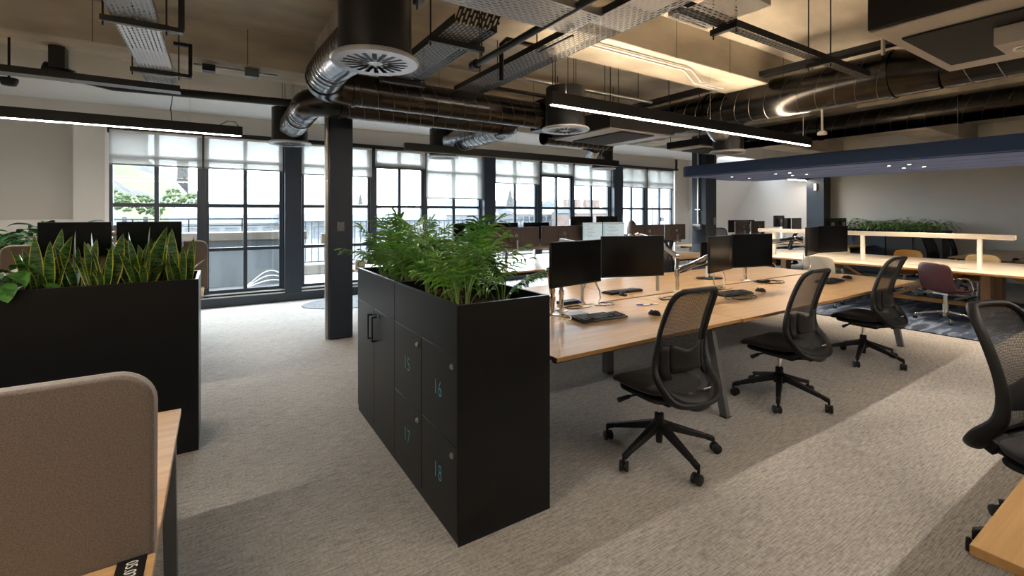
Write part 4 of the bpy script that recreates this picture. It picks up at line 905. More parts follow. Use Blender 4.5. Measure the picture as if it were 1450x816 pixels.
# ------------------------------------------------------------------ task chairs
def lerp_tab(tab, z):
    for (z0, a), (z1, b_) in zip(tab, tab[1:]):
        if z0 <= z <= z1: k = (z-z0)/(z1-z0); return a+(b_-a)*k
    return tab[0][1] if z < tab[0][0] else tab[-1][1]
PY = [(.44, -.315), (.50, -.285), (.56, -.245), (.63, -.218), (.72, -.215), (.82, -.232), (.95, -.275), (1.10, -.335)]
PW = [(.435, .10), (.445, .155), (.47, .198), (.52, .218), (.58, .216), (.66, .20), (.78, .193), (.92, .19), (1.02, .184), (1.07, .17), (1.09, .15), (1.10, .12)]
def bk(x, z, off=0):
    w_ = max(.05, lerp_tab(PW, z)); return (x, lerp_tab(PY, z)+.055*(abs(x)/.2)**2*(1 if z > .55 else .55)-off, z)
def task_chair(label, x, y, rz, baserot, group='black mesh task chairs', name='task_chair'):
    t = thing(name, label, 'chair', (x, y, 0), rz, group)
    # back frame loop: swept with growing section towards the bottom hoop
    zs = [1.10, 1.098, 1.085, 1.065, 1.03, .96, .88, .80, .72, .65, .59, .54, .50, .47, .45, .44]
    right = [(lerp_tab(PW, z), z) for z in zs]; right[0] = (.13, 1.102)
    loop = [(-a, z) for a, z in reversed(right)]
    allp = [(0.06, .434)]+[(a, z) for a, z in reversed(right)]+[(.05, 1.106), (-.05, 1.106)]+[(-a, z) for a, z in right]+[(-.06, .434)]
    P = [bk(a, z) for a, z in allp]
    rs = [(.024 if z > .75 else .024+.016*min(1, (.75-z)/.2)) for a, z in allp]
    MB().tube(P, rs, 10, True, flat=(1.0, .62)).build('back_frame', plastic, t, sub=1)
    hb = MB()   # broad rear hoop at the bottom
    def hoop(u, v):
        a = (u-.5)*2; x_ = .215*a; z = .43+.12*(abs(a)**2.2)+.10*v*(1-.6*abs(a)); return (x_, bk(x_, z)[1]-.012-.028*sin(pi*v)*(1-.5*abs(a)), z-.03)
    hb.sheet(hoop, 16, 5); hb.build('rear_hoop', plastic, t, solid=.012)
    ms = MB()
    def mf(u, v):
        z = .455+(1.092-.455)*v; w_ = lerp_tab(PW, z)-.006; return bk((2*u-1)*w_, z)
    ms.sheet(mf, 12, 26); ms.build('back_mesh', meshm, t)
    lb = MB(); lb.sheet(lambda u, v: bk((2*u-1)*.125, .605+.145*v-.018*cos(pi*(2*u-1))*v, .012), 10, 5); lb.build('lumbar_pad', plastic, t, solid=.012)
    for s in (-1, 1): MB().sheet(lambda u, v: bk(s*(.135+.05*u), .57+.19*v, .014), 3, 5).build('lumbar_clip', plastic, t, solid=.008)
    MB().obox((.07, bk(.07, .51)[1]-.036, .512), (.06, .003, .009), (.35, 0, 0)).build('back_tag', whitep, t)
    # seat
    st = MB()
    def seat(u, v):
        a = 2*pi*u; ph = v*pi; c = cos(a); s_ = sin(a); k = sin(ph)**.45
        sx = (abs(c)**.55)*(1 if c > 0 else -1)*.245*k; sy = (abs(s_)**.6)*(1 if s_ > 0 else -1)*.24*k
        z = .462+.036*(-cos(ph))*(1 if v > .5 else 1.0); z += .018*(abs(sx)/.24)**2-.045*max(0, (sy-.1)/.14)**2+.02*max(0, (-sy-.12)/.12)**2
        return (sx*(1-.1*max(0, -sy/.24)), sy+.02, z)
    st.sheet(seat, 40, 14); st.build('seat', fabricblk, t, sub=0)
    MB().prism(rrect(-.2, -.2, .2, .2, .09, 5), .405, .432).build('seat_shell', plastic, t, .012)
    MB().obox((0, -.02, .385), (.16, .26, .05)).obox((0, -.2, .40), (.09, .2, .035), (-.25, 0, 0)).obox((0, -.275, .43), (.14, .06, .07), (-.5, 0, 0)).build('mechanism', plastic, t, .012)
    MB().tube([(-.08, .05, .388), (-.2, .06, .385)], .007, 6).tube([(-.2, .06, .385), (-.285, .062, .378)], [.013, .016], 8).build('lever', plastic, t)
    MB().tube([(.08, .03, .388), (.19, .03, .385), (.23, .03, .38)], [.007, .007, .012], 6).build('lever', plastic, t)
    MB().cyl((0, 0, .25), (0, 0, .385), .014).build('gas_lift', chrome, t)
    MB().lathe([(.027, .13), (.029, .2), (.029, .262), (.02, .268)], n=16).lathe([(.02, .075), (.024, .13)], n=16).build('lift_sleeve', plastic, t)
    MB().lathe([(.045, .14), (.05, .17), (.05, .205), (.035, .22)], n=20).build('hub', plastic, t)
    for k in range(5):
        a = baserot-rz+2*pi*k/5; c, s_ = cos(a), sin(a)
        P0, P1, P2 = (.035*c, .035*s_, .185), (.30*c, .30*s_, .108), (.355*c, .355*s_, .088)
        am = MB().bar(P0, P1, .05, .05, .034, .03).bar(P1, P2, .034, .03, .028, .034); am.build('base_arm', plastic, t, .006)
        cs = MB().cyl((.355*c, .355*s_, .055), (.355*c, .355*s_, .095), .009, 8); sw = a+1.1+k*1.3; cx, cy = .355*c+.015*cos(sw), .355*s_+.015*sin(sw)
        ax = Vector((-sin(sw), cos(sw), 0)); C = Vector((cx, cy, .031))
        cs.tube([tuple(C+ax*-.008), tuple(C+ax*.008)], .024, 14); co = cs.build('castor', plastic, t)
        for sg in (-1, 1):
            wm = MB().tube([tuple(C+ax*sg*.009), tuple(C+ax*sg*.013), tuple(C+ax*sg*.024), tuple(C+ax*sg*.027)], [.029, .031, .031, .026], 18); wo = wm.build('wheel', rubber, t); wo.parent = co
    return t
CH = [task_chair('black mesh task chair nearest the lockers at the oak desk', 2.41, 2.0, R_(-4), R_(41)),
      task_chair('black mesh task chair in the middle of the oak desk front', 3.97, 2.05, R_(-2), R_(62)),
      task_chair('black mesh task chair at the right end of the oak desk', 5.76, 2.11, R_(-2), R_(48)),
      task_chair('black mesh task chair cut off by the right frame edge', 3.13, .35, R_(165), R_(125))]
for i, (x, y, rz, l) in enumerate(((2.75, 4.72, 184, 'mesh chair behind the palms on the far side of the oak desk'), (4.4, 4.75, 176, 'mesh chair hidden behind the large dark monitors'), (6.1, 4.75, 185, 'mesh chair on the far side of the oak desk near its right end'),
    (2.5, 5.3, -5, 'task chair at the window-side bench, left end'), (4.3, 5.3, 4, 'task chair at the window-side bench, second from left'), (6.2, 5.3, 2, 'task chair at the window-side bench in front of the lit screens'),
    (10.9, 5.6, 30, 'chair at the near side of the far corner bench'), (12.5, 8.0, 150, 'grey-backed chair beyond the far corner bench'), (12.3, 3.15, 170, 'black chair at the far right desk, left one'), (13.7, 3.15, 185, 'black chair at the far right desk, right one'), (9.75, 8.05, 190, 'chair at the far end by the rightmost window'))):
    copy_tree(CH[i % 3], loc=(x, y, 0), rz=R_(rz), label=l, group='mesh task chairs farther back')
# ------------------------------------------------------------------ monitors, arms, keyboards
def hoop_arm(parent, x, y, zt, h=.17, wd=.14):
    """chrome cable hoop hanging below the monitor"""
    pts = [(x-.025, y, zt), (x-.03, y, zt-.04), (x-wd/2, y-.01, zt-h*.62), (x-wd/2+.01, y-.012, zt-h*.88), (x-wd/2+.04, y-.012, zt-h), (x+wd/2-.03, y-.012, zt-h*1.02), (x+wd/2, y-.012, zt-h*.85), (x+wd/2-.01, y-.01, zt-h*.6), (x+.03, y, zt-.05), (x+.025, y, zt)]
    return MB().tube(pts, .006, 8).build('cable_hoop', alu, parent)
def dell_ring(t, x, z, y, sgn=1, r=.028):
    MB().tube([(x+r*cos(a), y, z+r*sin(a)) for a in [2*pi*k/24 for k in range(24)]], .003, 6, True).build('logo_ring', silver, t)
    text('D', .022, lambda a, b, c: (x+(.016-a), y+c*1, z+b), silver, t, 'logo_lettering', .001, world=False)
    text('E', .022, lambda a, b, c: (x+(.004-(a*.9-b*.3)), y+c, z+.001+b*.95+a*.3), silver, t, 'logo_lettering', .001, world=False)
    text('LL', .022, lambda a, b, c: (x+(-.014-a), y+c, z+b), silver, t, 'logo_lettering', .001, world=False)
def monitor(label, a, b, z0, h=.335, group=None, lit=False, hoop=False, back='plain', mount=None, logo=False, stand=False, th=.022):
    (xa, ya), (xb, yb) = a, b; wd = math.hypot(xb-xa, yb-ya)-.004; ang = math.atan2(yb-ya, xb-xa)
    t = thing('monitor', label, 'monitor', ((xa+xb)/2, (ya+yb)/2, z0), ang, group)
    MB().box((-wd/2, 0, 0), (wd/2, th, h)).build('shell', monback if back == 'brown' else plastic, t, .004)
    MB().box((-.14, th, .08), (.14, th+.03, .26)).build('rear_housing', monback if back == 'brown' else plastic, t, .012)
    MB().box((-wd/2+.006, -.0012, .014), (wd/2-.006, .0005, h-.006)).build('screen', scr_on if lit else scr_dk, t)
    if lit:
        r = random.Random(int(xa*100)); q = MB(); q.box((-wd/2+.01, -.0018, h-.03), (wd/2-.01, -.0013, h-.022))
        for k in range(9): zz = h-.055-k*.026; x0 = -wd/2+.06+.03*(k % 3); q.box((x0, -.0018, zz), (x0+r.uniform(.1, .3), -.0013, zz+.005))
        q.build('screen_text', legm, t)
        MB().box((-wd/2+.02, -.0018, .05), (-wd/2+.045, -.0013, h-.05)).build('screen_sidebar', M('pale_sidebar', (.2, .4, .42), .5, emit=((.3, .5, .55), .08)) if 'pale_sidebar' not in bpy.data.materials else bpy.data.materials['pale_sidebar'], t)
    if logo: dell_ring(t, 0, h*.6, th+.0335)
    if back != 'brown': MB().obox((0, th+.05, .17), (.1, .04, .1)).build('arm_bracket', alu, t, .006)
    if mount: MB().bar((0, th+.04, .12), (0, th+.055, mount-z0), .05, .02).build('mount_post', alu, t, .003)
    if hoop: hoop_arm(t, .0, th+.05, .06)
    if stand:
        MB().bar((0, th+.05, .16), (0, th+.07, .73-z0+.012), .05, .018).build('stand_neck', alu, t, .003)
        MB().obox((0, .06, .73-z0+.007), (.24, .2, .012)).build('stand_base', plastic, t, .004)
    return t
def arm(label, base, tips, post_h, mat=chrome, group='chrome monitor arms', hoop=None):
    """two-link arm on a round base; tips = list of polylines from post top to monitor brackets"""
    t = thing('monitor_mount', label, 'monitor arm', (base[0], base[1], .73), group=group)
    MB().lathe([(.001, 0), (.058, 0), (.06, .006), (.05, .014), (.028, .018), (.001, .018)], n=24, cap=False).build('round_base', alu, t)
    MB().cyl((0, 0, .015), (0, 0, post_h), .02, 16).lathe([(.026, post_h*.45), (.026, post_h*.6)], n=16).build('post', mat, t)
    for pl in tips:
        pts = [(x-base[0], y-base[1], z-.73) for x, y, z in pl]
        b = MB()
        for p, q in zip(pts, pts[1:]): b.bar(p, q, .038, .045, .03, .034); b.ball(p, .026, 6)
        b.ball(pts[-1], .024, 6); b.build('arm_link', mat, t, .006, seg=1)
        MB().tube([(x, y-.004, z-.03) for x, y, z in pts], .005, 6).build('arm_cable', rubber, t)
    if hoop: hoop_arm(t, hoop[0]-base[0], hoop[1]-base[1], hoop[2]-.73, .26, .2)
    return t
G1 = 'dark monitors on the near side of the oak desk'
monitor('left of the two big dark monitors behind the first task chair', (2.03, 2.65), (2.60, 2.73), 1.005, group=G1)
monitor('right of the two big dark monitors behind the first task chair', (2.60, 2.73), (3.15, 2.56), 1.03, group=G1, hoop=False)
arm('chrome arm base with dark post behind the first keyboard', (2.30, 2.98), [[(2.30, 2.98, .92), (2.2, 2.9, 1.1), (2.31, 2.80, 1.17)]], .25)
arm('second chrome arm post carrying the right big dark monitor', (2.44, 3.04), [[(2.44, 3.04, .96), (2.66, 2.95, 1.12), (2.88, 2.74, 1.18)]], .3, hoop=(2.62, 2.88, 1.06))
monitor('left of the middle pair of monitors with a brownish reflection', (3.87, 2.63), (4.43, 2.75), .985, group=G1, h=.345)
monitor('right of the middle pair of monitors with a dark green sheen', (4.43, 2.75), (4.98, 2.64), .99, group=G1, h=.345)
monitor('left of the pair of monitors near the right end of the oak desk', (5.76, 2.66), (6.31, 2.79), 1.05, group=G1)
monitor('right of the pair of monitors near the right end of the oak desk', (6.31, 2.79), (6.86, 2.68), 1.055, group=G1)
arm('chrome monitor arm with a raised beige link left of the middle monitors', (4.04, 3.12), [[(4.04, 3.12, 1.1), (3.98, 3.42, 1.28), (3.86, 3.5, 1.32)], [(4.04, 3.12, .95), (4.2, 2.9, 1.1), (4.18, 2.76, 1.15)], [(4.04, 3.12, .95), (4.5, 2.9, 1.1), (4.7, 2.78, 1.15)]], .38, hoop=(4.36, 2.86, 1.06))
arm('bent chrome monitor arm between the middle and right monitor pairs', (5.42, 3.2), [[(5.42, 3.2, 1.1), (5.5, 3.05, 1.2), (5.9, 2.86, 1.25)], [(5.42, 3.2, .95), (5.36, 3.3, 1.12), (5.3, 3.4, 1.22)], [(5.9, 2.86, 1.25), (6.0, 2.80, 1.22)], [(5.9, 2.88, 1.24), (6.4, 2.92, 1.24), (6.58, 2.82, 1.22)]], .36, hoop=(6.2, 2.88, 1.12))
monitor('squat black monitor on a stand on the far side of the oak desk', (4.98, 3.5), (5.42, 3.46), .9, h=.3, stand=True)
for i, (x, l) in enumerate(((3.95, 'hoop of the empty chrome arm on the window side of the oak desk'), (2.9, 'hoop behind the palms on the far side of the oak desk'))):
    hh = thing('monitor_mount', l, 'monitor arm', (x, 3.5, .73), group='chrome monitor arms'); MB().cyl((0, -.2, 0), (0, -.2, .55), .018).bar((0, -.2, .53), (0, .12, .55), .035, .035).build('post', alu, hh); hoop_arm(hh, 0, .12, .54, .3, .2)
# window-side bench
G2 = 'brown-backed monitors on the window-side bench'
mon2 = [(4.13, 6.36, 'wide brown-backed monitor with ring logo behind the palm tips', .99, True), (5.14, 6.36, 'wide brown-backed monitor with ring logo left of the lit screens', 1.0, True), (7.32, 6.36, 'wide brown-backed monitor with ring logo just right of the lit screens', .99, True), (8.15, 6.36, 'brown-backed monitor with ring logo touching the far column', .99, True)]
for x, y, l, z, lg in mon2: wm = .33 if x > 8 else .48; monitor(l, (x+wm, y), (x-wm, y), z, .33, G2, back='brown', logo=lg, mount=.93)
for x, l in ((5.73, 'left of the two lit screens with a document open'), (6.26, 'right of the two lit screens with a document open')): monitor(l, (x-.26, 6.22+(.04 if x > 6 else 0)), (x+.26, 6.26-(.04 if x > 6 else 0)), 1.05, .335, 'lit screens', lit=True, mount=.8)
for i, (x, z, l) in enumerate(((3.6, 1.06, 'black monitor farthest left in the window-side back row'), (4.3, 1.06, 'black monitor second from left in the window-side back row'), (5.0, 1.06, 'black monitor third from left in the window-side back row'), (6.1, 1.17, 'raised black monitor behind the lit screens, left one'), (6.78, 1.17, 'raised black monitor behind the lit screens, right one'))): monitor(l, (x-.29, 6.95), (x+.29, 6.95), z, .32, 'black monitors behind the brown-backed row', mount=.731)
# far corner monitors
for i, (x, y, ang, l, lg) in enumerate(((10.35, 6.2, 180, 'brown-backed monitor with ring logo right of the far column', True), (11.0, 6.2, 180, 'brown-backed monitor next to the one right of the far column', True),
     (11.9, 7.3, 170, 'black monitor in the far corner bench, left one', False), (12.5, 7.3, 180, 'black monitor in the far corner bench, second one', False), (12.6, 6.3, 10, 'dark monitor above the left end of the white table light rail', False), (13.1, 6.3, 5, 'dark monitor just right of the one above the rail end', False), (13.9, 7.2, 180, 'highest black monitor in the far corner', False), (13.3, 5.6, 175, 'black monitor left of the wall column', False), (13.9, 5.6, 180, 'black monitor overlapping the wall column', False), (11.55, 1.75, 200, 'black monitor with white sticker at the right edge', False))):
    c, s_ = cos(R_(ang))*.29, sin(R_(ang))*.29
    monitor(l, (x-c, y-s_), (x+c, y+s_), 1.03+(.12 if i in (6,) else .06 if i > 3 else .0), .33, 'monitors in the far corner', back='brown' if i < 2 else 'plain', logo=lg, stand=i > 1, mount=.731 if i < 2 else None)
D8 = bench('bench_desk', 'small bench behind the communal table near the wall column', [12.5, 14.4], 5.0, 6.0, 5.5, oak, (12.7, 14.2))
for i, (x, l) in enumerate(((-1.12, 'dark monitor at the left behind the snake plants'), (-.56, 'dark monitor behind the middle snake plants'))): monitor(l, (x-.265, 5.95), (x+.265, 5.95), 1.12, .345, 'monitors behind the snake plants', stand=True)
MBx = thing('monitor_mount', 'silver jointed post between the two monitors behind the snake plants', 'monitor arm', (-.84, 6.0, .73)); MB().cyl((0, 0, 0), (0, 0, .7), .015).ball((0, 0, .62), .03, 6).ball((0, 0, .5), .03, 6).build('post', alu, MBx)
# keyboards and mice
def keyboard(label, x, y, rz, L=.44, W=.15):
    t = thing('keyboard', label, 'keyboard', (x, y, .7305), rz, 'black keyboards')
    MB().prism([(-W/2, 0), (W/2, 0), (W/2, .022), (W/2-.01, .026), (-W/2+.01, .014), (-W/2, .008)], -L/2, L/2, lambda a, b, c: (c, a, b)).build('case', plastic, t, .003)
    k = MB(); rows = 6
    for j in range(rows):
        y0 = -W/2+.018+j*.0205; z0 = .0135+.012*(y0+W/2)/W
        for i in range(15 if j else 9):
            if j == 0: xs, w_ = [(-.2, .022), (-.175, .018), (-.155, .018), (-.1, .09), (-.005, .018), (.016, .018), (.05, .018), (.07, .018), (.09, .018)][i]
            else: xs, w_ = -.2+i*.0198, .0165
            if j == 5: y1 = y0+.004
            else: y1 = y0
            k.box((xs, y1, z0), (xs+w_, y1+.0165, z0+.008))
        for i in range(4):
            if j < 5: k.box((.122+i*.0215, y0, z0), (.122+i*.0215+.018, y0+.0165, z0+.008))
    tag(k.build('keys', keym, t), kind='stuff'); return t
keyboard('black keyboard nearest the locker cabinets', 2.52, 2.66, R_(-3))
keyboard('black keyboard between the first and second task chairs', 4.40, 2.72, R_(-3))
keyboard('black keyboard behind the second task chair', 6.18, 2.6, R_(2))
keyboard('black keyboard on the far side under the big dark monitors', 3.55, 3.42, R_(178))
keyboard('black keyboard half hidden at the left edge of the oak desk', 2.05, 3.35, R_(175))
def mouse(label, x, y, rz):
    t = thing('computer_mouse', label, 'mouse', (x, y, .7305), rz, 'black computer mice')
    b = MB()
    def f(u, v):
        a = 2*pi*u; p = v*pi/2; return (.033*cos(a)*cos(p)**.6, .056*sin(a)*cos(p)**.6, .036*sin(p)*(1-.12*sin(a)))
    b.sheet(f, 20, 8); b.build('body', plastic, t); MB().box((-.003, .015, .027), (.003, .035, .036)).build('wheel', rubber, t); return t
mouse('black mouse right of the middle keyboard', 4.80, 2.67, 0); mouse('black mouse at the right end of the oak desk', 6.68, 2.62, .2)
mouse('black mouse by the first task chair', 2.98, 2.52, .1); mouse('black mouse behind the big dark monitors', 3.42, 3.28, 2.9)
def laptop_dock(label, x, y, sz, rz, mat=plastic):
    return tag(MB().obox((0, 0, 0), sz).build('docking_box', mat, None, .004), label, 'dock')
d_ = laptop_dock('slim grey docking box by the first keyboard', 0, 0, (.2, .1, .02), 0, legm); d_.location = (2.42, 2.84, .742); d_.rotation_euler = (0, 0, -.05)
d_ = laptop_dock('black docking box with blue plug behind the first arm base', 0, 0, (.2, .09, .03), 0); d_.location = (2.68, 3.24, .747)
d_ = laptop_dock('black docking box by the bent chrome arm', 0, 0, (.16, .08, .03), 0); d_.location = (5.45, 3.0, .747)
for x, y, l in ((2.77, 3.185, 'blue plug in the docking box behind the first arm'), (4.22, 3.02, 'blue plug among cables by the middle arm'), (5.35, 3.04, 'blue plug by the bent chrome arm')):
    tag(MB().obox((x, y, .747), (.03, .02, .014)).build('cable_plug', blue_usb, None, .002), l, 'plug')
rnd = random.Random(5)
for i, (x, y, l) in enumerate(((2.2, 2.78, 'looped white cable at the locker end of the desk'), (2.62, 3.06, 'tangled dark cables behind the first keyboard'), (2.9, 3.02, 'dark looped cable behind the big monitors'), (4.2, 2.98, 'tangled cables below the middle chrome arm'), (4.55, 3.0, 'cable crossing the seam of the oak desk'), (5.5, 2.92, 'dark cables below the bent chrome arm'), (4.25, 2.55, 'thin dark cable left of the middle keyboard'), (3.6, 2.9, 'thin cable on the desk between monitor pairs'))):
    t = thing('loose_cable', l, 'cable', (x, y, .734), group='loose desk cables')
    for k in range(3):
        a0 = rnd.uniform(0, 6); rr = rnd.uniform(.04, .09); pts = [(rr*cos(a0+j*.42)*(1+.12*j), .8*rr*sin(a0+j*.42)*(1+.05*j), .004+.006*abs(sin(j+k))) for j in range(14)]
        MB().tube(pts, .0028, 5).build('strand', whitep if (i == 0 or (k == 1 and i < 3)) else rubber, t)
for i, (x0, y0, x1, y1, l, m_) in enumerate(((3.15, 2.86, 3.30, 2.80, 'blue pen lying on the oak desk', blue_usb), (3.2, 2.83, 3.36, 2.79, 'grey pen lying beside the blue pen', alu))):
    tag(MB().tube([(x0, y0, .736), (x0+(x1-x0)*.9, y0+(y1-y0)*.9, .736), (x1, y1, .735)], [.005, .005, .001], 8).build('pen', m_), l, 'pen')
# letter block and pedestal behind the near column
tag(MB().box((1.72, 6.9, .731), (1.86, 6.96, .87)).build('letter_block', whitep, None, .004), 'small white block with a green letter C right of the near column', 'ornament')
lb_ = bpy.data.objects['letter_block']; tx = text('C', .15, lambda x, y, z: (1.79+x, 6.898-z, .80+y), M('green_letter', (.02, .28, .20), .5), lb_, 'letter')
t = thing('pedestal', 'white pedestal drawer unit under the window-side bench', 'pedestal', (1.85, 6.6, 0)); MB().box((1.75, 6.3, .03), (2.15, 6.85, .66)).build('body', whitep, t, .004, True)
for k in range(3): MB().box((1.77, 6.285, .05+.2*k), (2.13, 6.3, .235+.2*k)).build('drawer', whitep, t, .003, True)
# ------------------------------------------------------------------ communal table, chairs, rug
CX0, CX1, CY0, CY1 = 8.78, 10.95, -.6, 5.6
t = thing('communal_table', 'long pale-topped communal table on oak trestle legs', 'table', (9.86, 2.5, 0))
MB().box((CX0, CY0, .70), (CX1, CY1, .728)).build('plywood_edge', oakedge, t, .004, True)
for (a, b_) in ((CY0, .9), (.9, 2.5), (2.5, 4.1), (4.1, CY1)):
    for x0, x1 in ((CX0, (CX0+CX1)/2), ((CX0+CX1)/2, CX1)): MB().box((x0+.003, a+.002, .728), (x1-.002, b_-.002, .732)).build('top_panel', whitetop, t, 0, True)
for x in (9.95, ):
    for y in (1.98, .3, 5.2):
        MB().box((x-.35, y-.05, 0), (x-.1, y+.06, .70)).build('leg', oakz, t, .004, True); MB().box((x+.3, y-.05, 0), (x+.5, y+.06, .70)).build('leg', oakz, t, .004, True)
        MB().box((x-.1, y-.02, .05), (x+.3, y+.03, .12)).build('foot_rail', oakz, t, .004, True)
MB().box((9.55, .3, .14), (9.62, 5.2, .20)).build('stretcher', oakedge, t, .004, True)
for y0, y1 in ((2.1, 3.1), (3.9, 3.1), (3.95, 4.8), (1.8, .9)): MB().bar((9.58, y1, .18), (9.58, y0, .70), .05, .07, up=(1, 0, 0)).build('brace', oakedge, t, .004, True)
r = thing('table_rail_light', 'long pale raised rail on posts running above the communal table', 'rail', (9.4, 3, .73))
MB().box((9.34, 1.64, 1.175), (9.46, 5.25, 1.24)).build('rail', M('champagne_rail', (.62, .55, .46), .35, .3), r, .004, True)
MB().box((9.36, 1.66, 1.168), (9.44, 5.23, 1.175)).build('diffuser', M('rail_diffuser', (.8, .75, .65), .5), r, 0, True)
for y in (2.0, 3.45, 4.95): MB().box((9.37, y-.025, .732), (9.43, y+.025, 1.175)).build('post', whitep, r, .003, True)
for i, y in enumerate((2.3, 3.3)): tag(MB().lathe([(.045, 0), (.045, .004), (.001, .004)], (9.9, y, .7325), 18).build('power_grommet', whitep), 'flat white power grommet in the communal table, '+('near one' if i == 0 else 'far one'), 'grommet')
rg = struct('rug', MB().box((7.75, 1.5, .001), (11.6, 6.4, .012)), rug_m); del rg['kind']; tag(rg, 'navy and white streaky patterned rug under the communal table', 'rug')
tag(MB().prism([(2.35+1.15*cos(2*pi*k/40), 8.3+.6*sin(2*pi*k/40)) for k in range(40)], .001, .01).build('round_rug', rug2_m), 'round grey speckled rug by the sill box behind the near column', 'rug')
def lounge_chair(label, x, y, rz, mat, group='leather swivel chairs around the communal table', arms=True):
    t = thing('swivel_chair', label, 'chair', (x, y, 0), rz, group)
    sh = MB()
    def f(u, v):   # v 0 front edge of the seat .. 1 top of the back ; facing +Y
        a = 2*u-1; 
        if v < .45: k = v/.45; yy = .24-.40*k; z = .455-.03*sin(pi*k)-.02*(1-k)**3
        else: k = (v-.45)/.55; yy = -.16-.10*k-.03*sin(pi*k); z = .45+.40*k**1.0-.0
        if .38 < v < .55: z += .0
        w_ = .235*(1-.10*max(0, v-.5)*2) if v < .93 else .235*.9*(1-((v-.93)/.07)**2*.12)
        curl = .05*abs(a)**2.5
        if v < .45: z += curl*1.0
        else: yy += curl*1.3
        if v > .9: z -= .03*((abs(a))**4)
        return (a*w_, yy, z)
    sh.sheet(f, 14, 26); sh.build('shell', mat, t, solid=.028, sub=1)
    if arms:
        for s in (-1, 1): MB().tube([(s*.15, -.02, .40), (s*.24, -.0, .41), (s*.285, .0, .5), (s*.29, -.06, .64), (s*.28, -.1, .665), (s*.26, -.22, .66)] if False else [(s*.14, .05, .415), (s*.25, .1, .42), (s*.275, .1, .5), (s*.275, .04, .63), (s*.27, 0, .645), (s*.245, -.19, .645)], .009, 8).build('armrest', chrome, t)
    MB().obox((0, -.0, .405), (.2, .2, .03)).build('mount', alu, t, .005)
    MB().cyl((0, 0, .12), (0, 0, .4), .024, 16).lathe([(.032, .08), (.034, .25)], n=16).build('column', alu, t)
    for k in range(4):
        a = pi/4+k*pi/2; c, s_ = cos(a), sin(a)
        MB().bar((.02*c, .02*s_, .15), (.33*c, .33*s_, .085), .032, .03, .022, .018).build('base_arm', chrome, t, .004)
        cs = MB().cyl((.33*c, .33*s_, .05), (.33*c, .33*s_, .085), .008, 8).build('castor', alu, t)
        C = Vector((.33*c, .33*s_, .028)); ax = Vector((-s_, c, 0)); wo = MB().tube([tuple(C-ax*.018), tuple(C+ax*.018)], .028, 14).build('wheel', rubber, t); wo.parent = cs
    return t
lounge_chair('burgundy leather swivel chair pulled out on the blue rug', 8.78, 2.22, R_(-112), burg)
lounge_chair('pale cream chair tucked at the near side of the communal table', 8.62, 3.75, R_(-80), cream)
lounge_chair('cream chair with yellowish edge behind the bent chrome arm', 8.5, 4.75, R_(-95), cream)
lounge_chair('orange ochre leather chair at the far side of the communal table', 10.95, 3.35, R_(92), ochre)
lounge_chair('sand yellow chair at the far side of the table, right of the orange one', 10.75, 2.3, R_(88), sand)
lounge_chair('sand yellow chair at the far side of the table, left of the orange one', 11.0, 4.55, R_(90), sand)
# small things on far desks
for i, (x, y, l) in enumerate(((11.35, 2.05, 'black mouse on the far right desk, left one'), (11.95, 1.85, 'black mouse on the far right desk, right one'))): mouse(l, x+.4, y, 1)
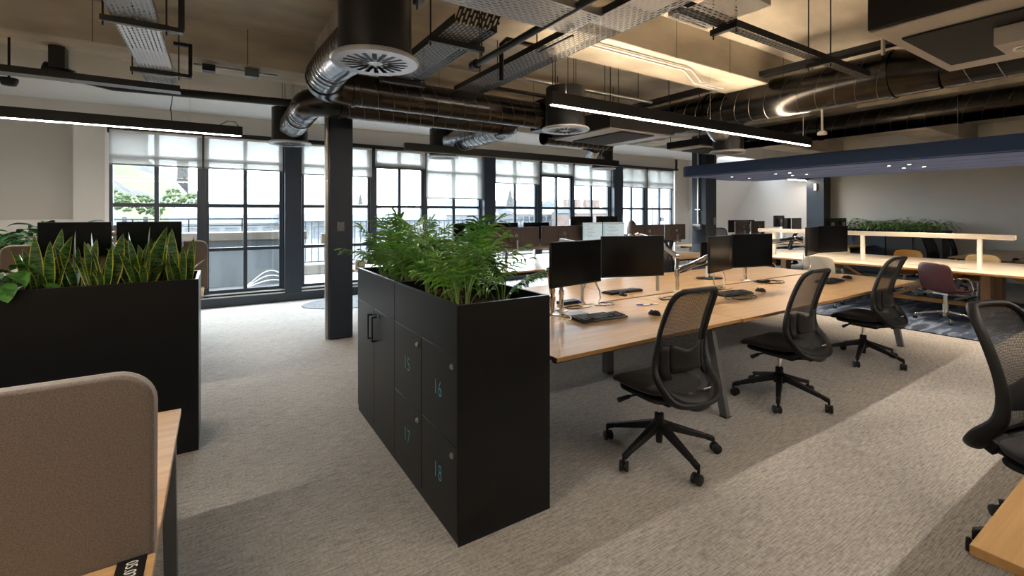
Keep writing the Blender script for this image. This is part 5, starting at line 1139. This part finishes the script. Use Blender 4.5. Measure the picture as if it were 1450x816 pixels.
# ------------------------------------------------------------------ seated person (only the back of the head shows above the monitors)
hairm = M('brown_hair', (.05, .025, .014), .5, noise=((120, 120, 8), (.12, .065, .04)), bump=((160, 160, 6), .6))
skin = M('skin', (.55, .34, .25), .5); topm = M('dark_top', (.03, .03, .04), .9)
pr = thing('person', 'person with long brown hair seated behind the monitors, back of head visible', 'person', (8.62, 7.92, 0), R_(28))
me = bpy.data.meshes.new('body')
J = {'pelvis': ((0,0,.53), .13), 'waist': ((0,.02,.72), .12), 'chest': ((0,.05,.92), .135), 'neckb': ((0,.05,1.07), .07), 'neck': ((0,.07,1.13), .05), 'head': ((0,.09,1.21), .078), 'crown': ((0,.08,1.29), .07),
     'ls': ((-.17,.05,1.02), .055), 'le': ((-.22,.12,.8), .042), 'lw': ((-.12,.36,.77), .028), 'lh': ((-.1,.43,.765), .03), 'rs': ((.17,.05,1.02), .055), 're': ((.22,.12,.8), .042), 'rw': ((.12,.36,.77), .028), 'rh': ((.1,.43,.765), .03),
     'lhip': ((-.1,.06,.52), .09), 'lk': ((-.12,.44,.50), .062), 'la': ((-.12,.46,.1), .04), 'lt': ((-.12,.6,.045), .035), 'rhip': ((.1,.06,.52), .09), 'rk': ((.12,.44,.50), .062), 'ra': ((.12,.46,.1), .04), 'rt': ((.12,.6,.045), .035)}
E_ = [('pelvis','waist'),('waist','chest'),('chest','neckb'),('neckb','neck'),('neck','head'),('head','crown'),('chest','ls'),('ls','le'),('le','lw'),('lw','lh'),('chest','rs'),('rs','re'),('re','rw'),('rw','rh'),('pelvis','lhip'),('lhip','lk'),('lk','la'),('la','lt'),('pelvis','rhip'),('rhip','rk'),('rk','ra'),('ra','rt')]
names = list(J)
me.from_pydata([J[n][0] for n in names], [(names.index(a), names.index(b)) for a, b in E_], [])
bo = bpy.data.objects.new('body', me); S.collection.objects.link(bo); bo.parent = pr; me.materials.append(skin)
sk = bo.modifiers.new('skin', 'SKIN'); me.skin_vertices.new() if not me.skin_vertices else None
for i, n in enumerate(names): me.skin_vertices[0].data[i].radius = (J[n][1],)*2; me.skin_vertices[0].data[i].use_root = (n == 'pelvis')
bo.modifiers.new('sub', 'SUBSURF').render_levels = 1
hb = MB()
hb.sheet(lambda u, v: (.125*cos(2*pi*u)*(.25+.85*sin(min(pi*.62, .15+pi*.62*v))), .07+.125*sin(2*pi*u)*(.25+.85*sin(min(pi*.62, .15+pi*.62*v)))-.015-.02*v, 1.372-.40*v**1.25), 24, 14)
hb.build('hair', hairm, pr, sub=1)
tb_ = MB(); tb_.tube([(0, .0, .5), (0, .02, .72), (0, .05, .92), (0, .05, 1.03), (0, .06, 1.09)], [.17, .15, .175, .15, .06], 18, flat=(1, .78)); tb_.build('top', topm, pr)
tag(task_chair('task chair of the seated person near the rightmost windows', 8.62, 7.90, R_(28), 0, 'mesh task chairs farther back'))
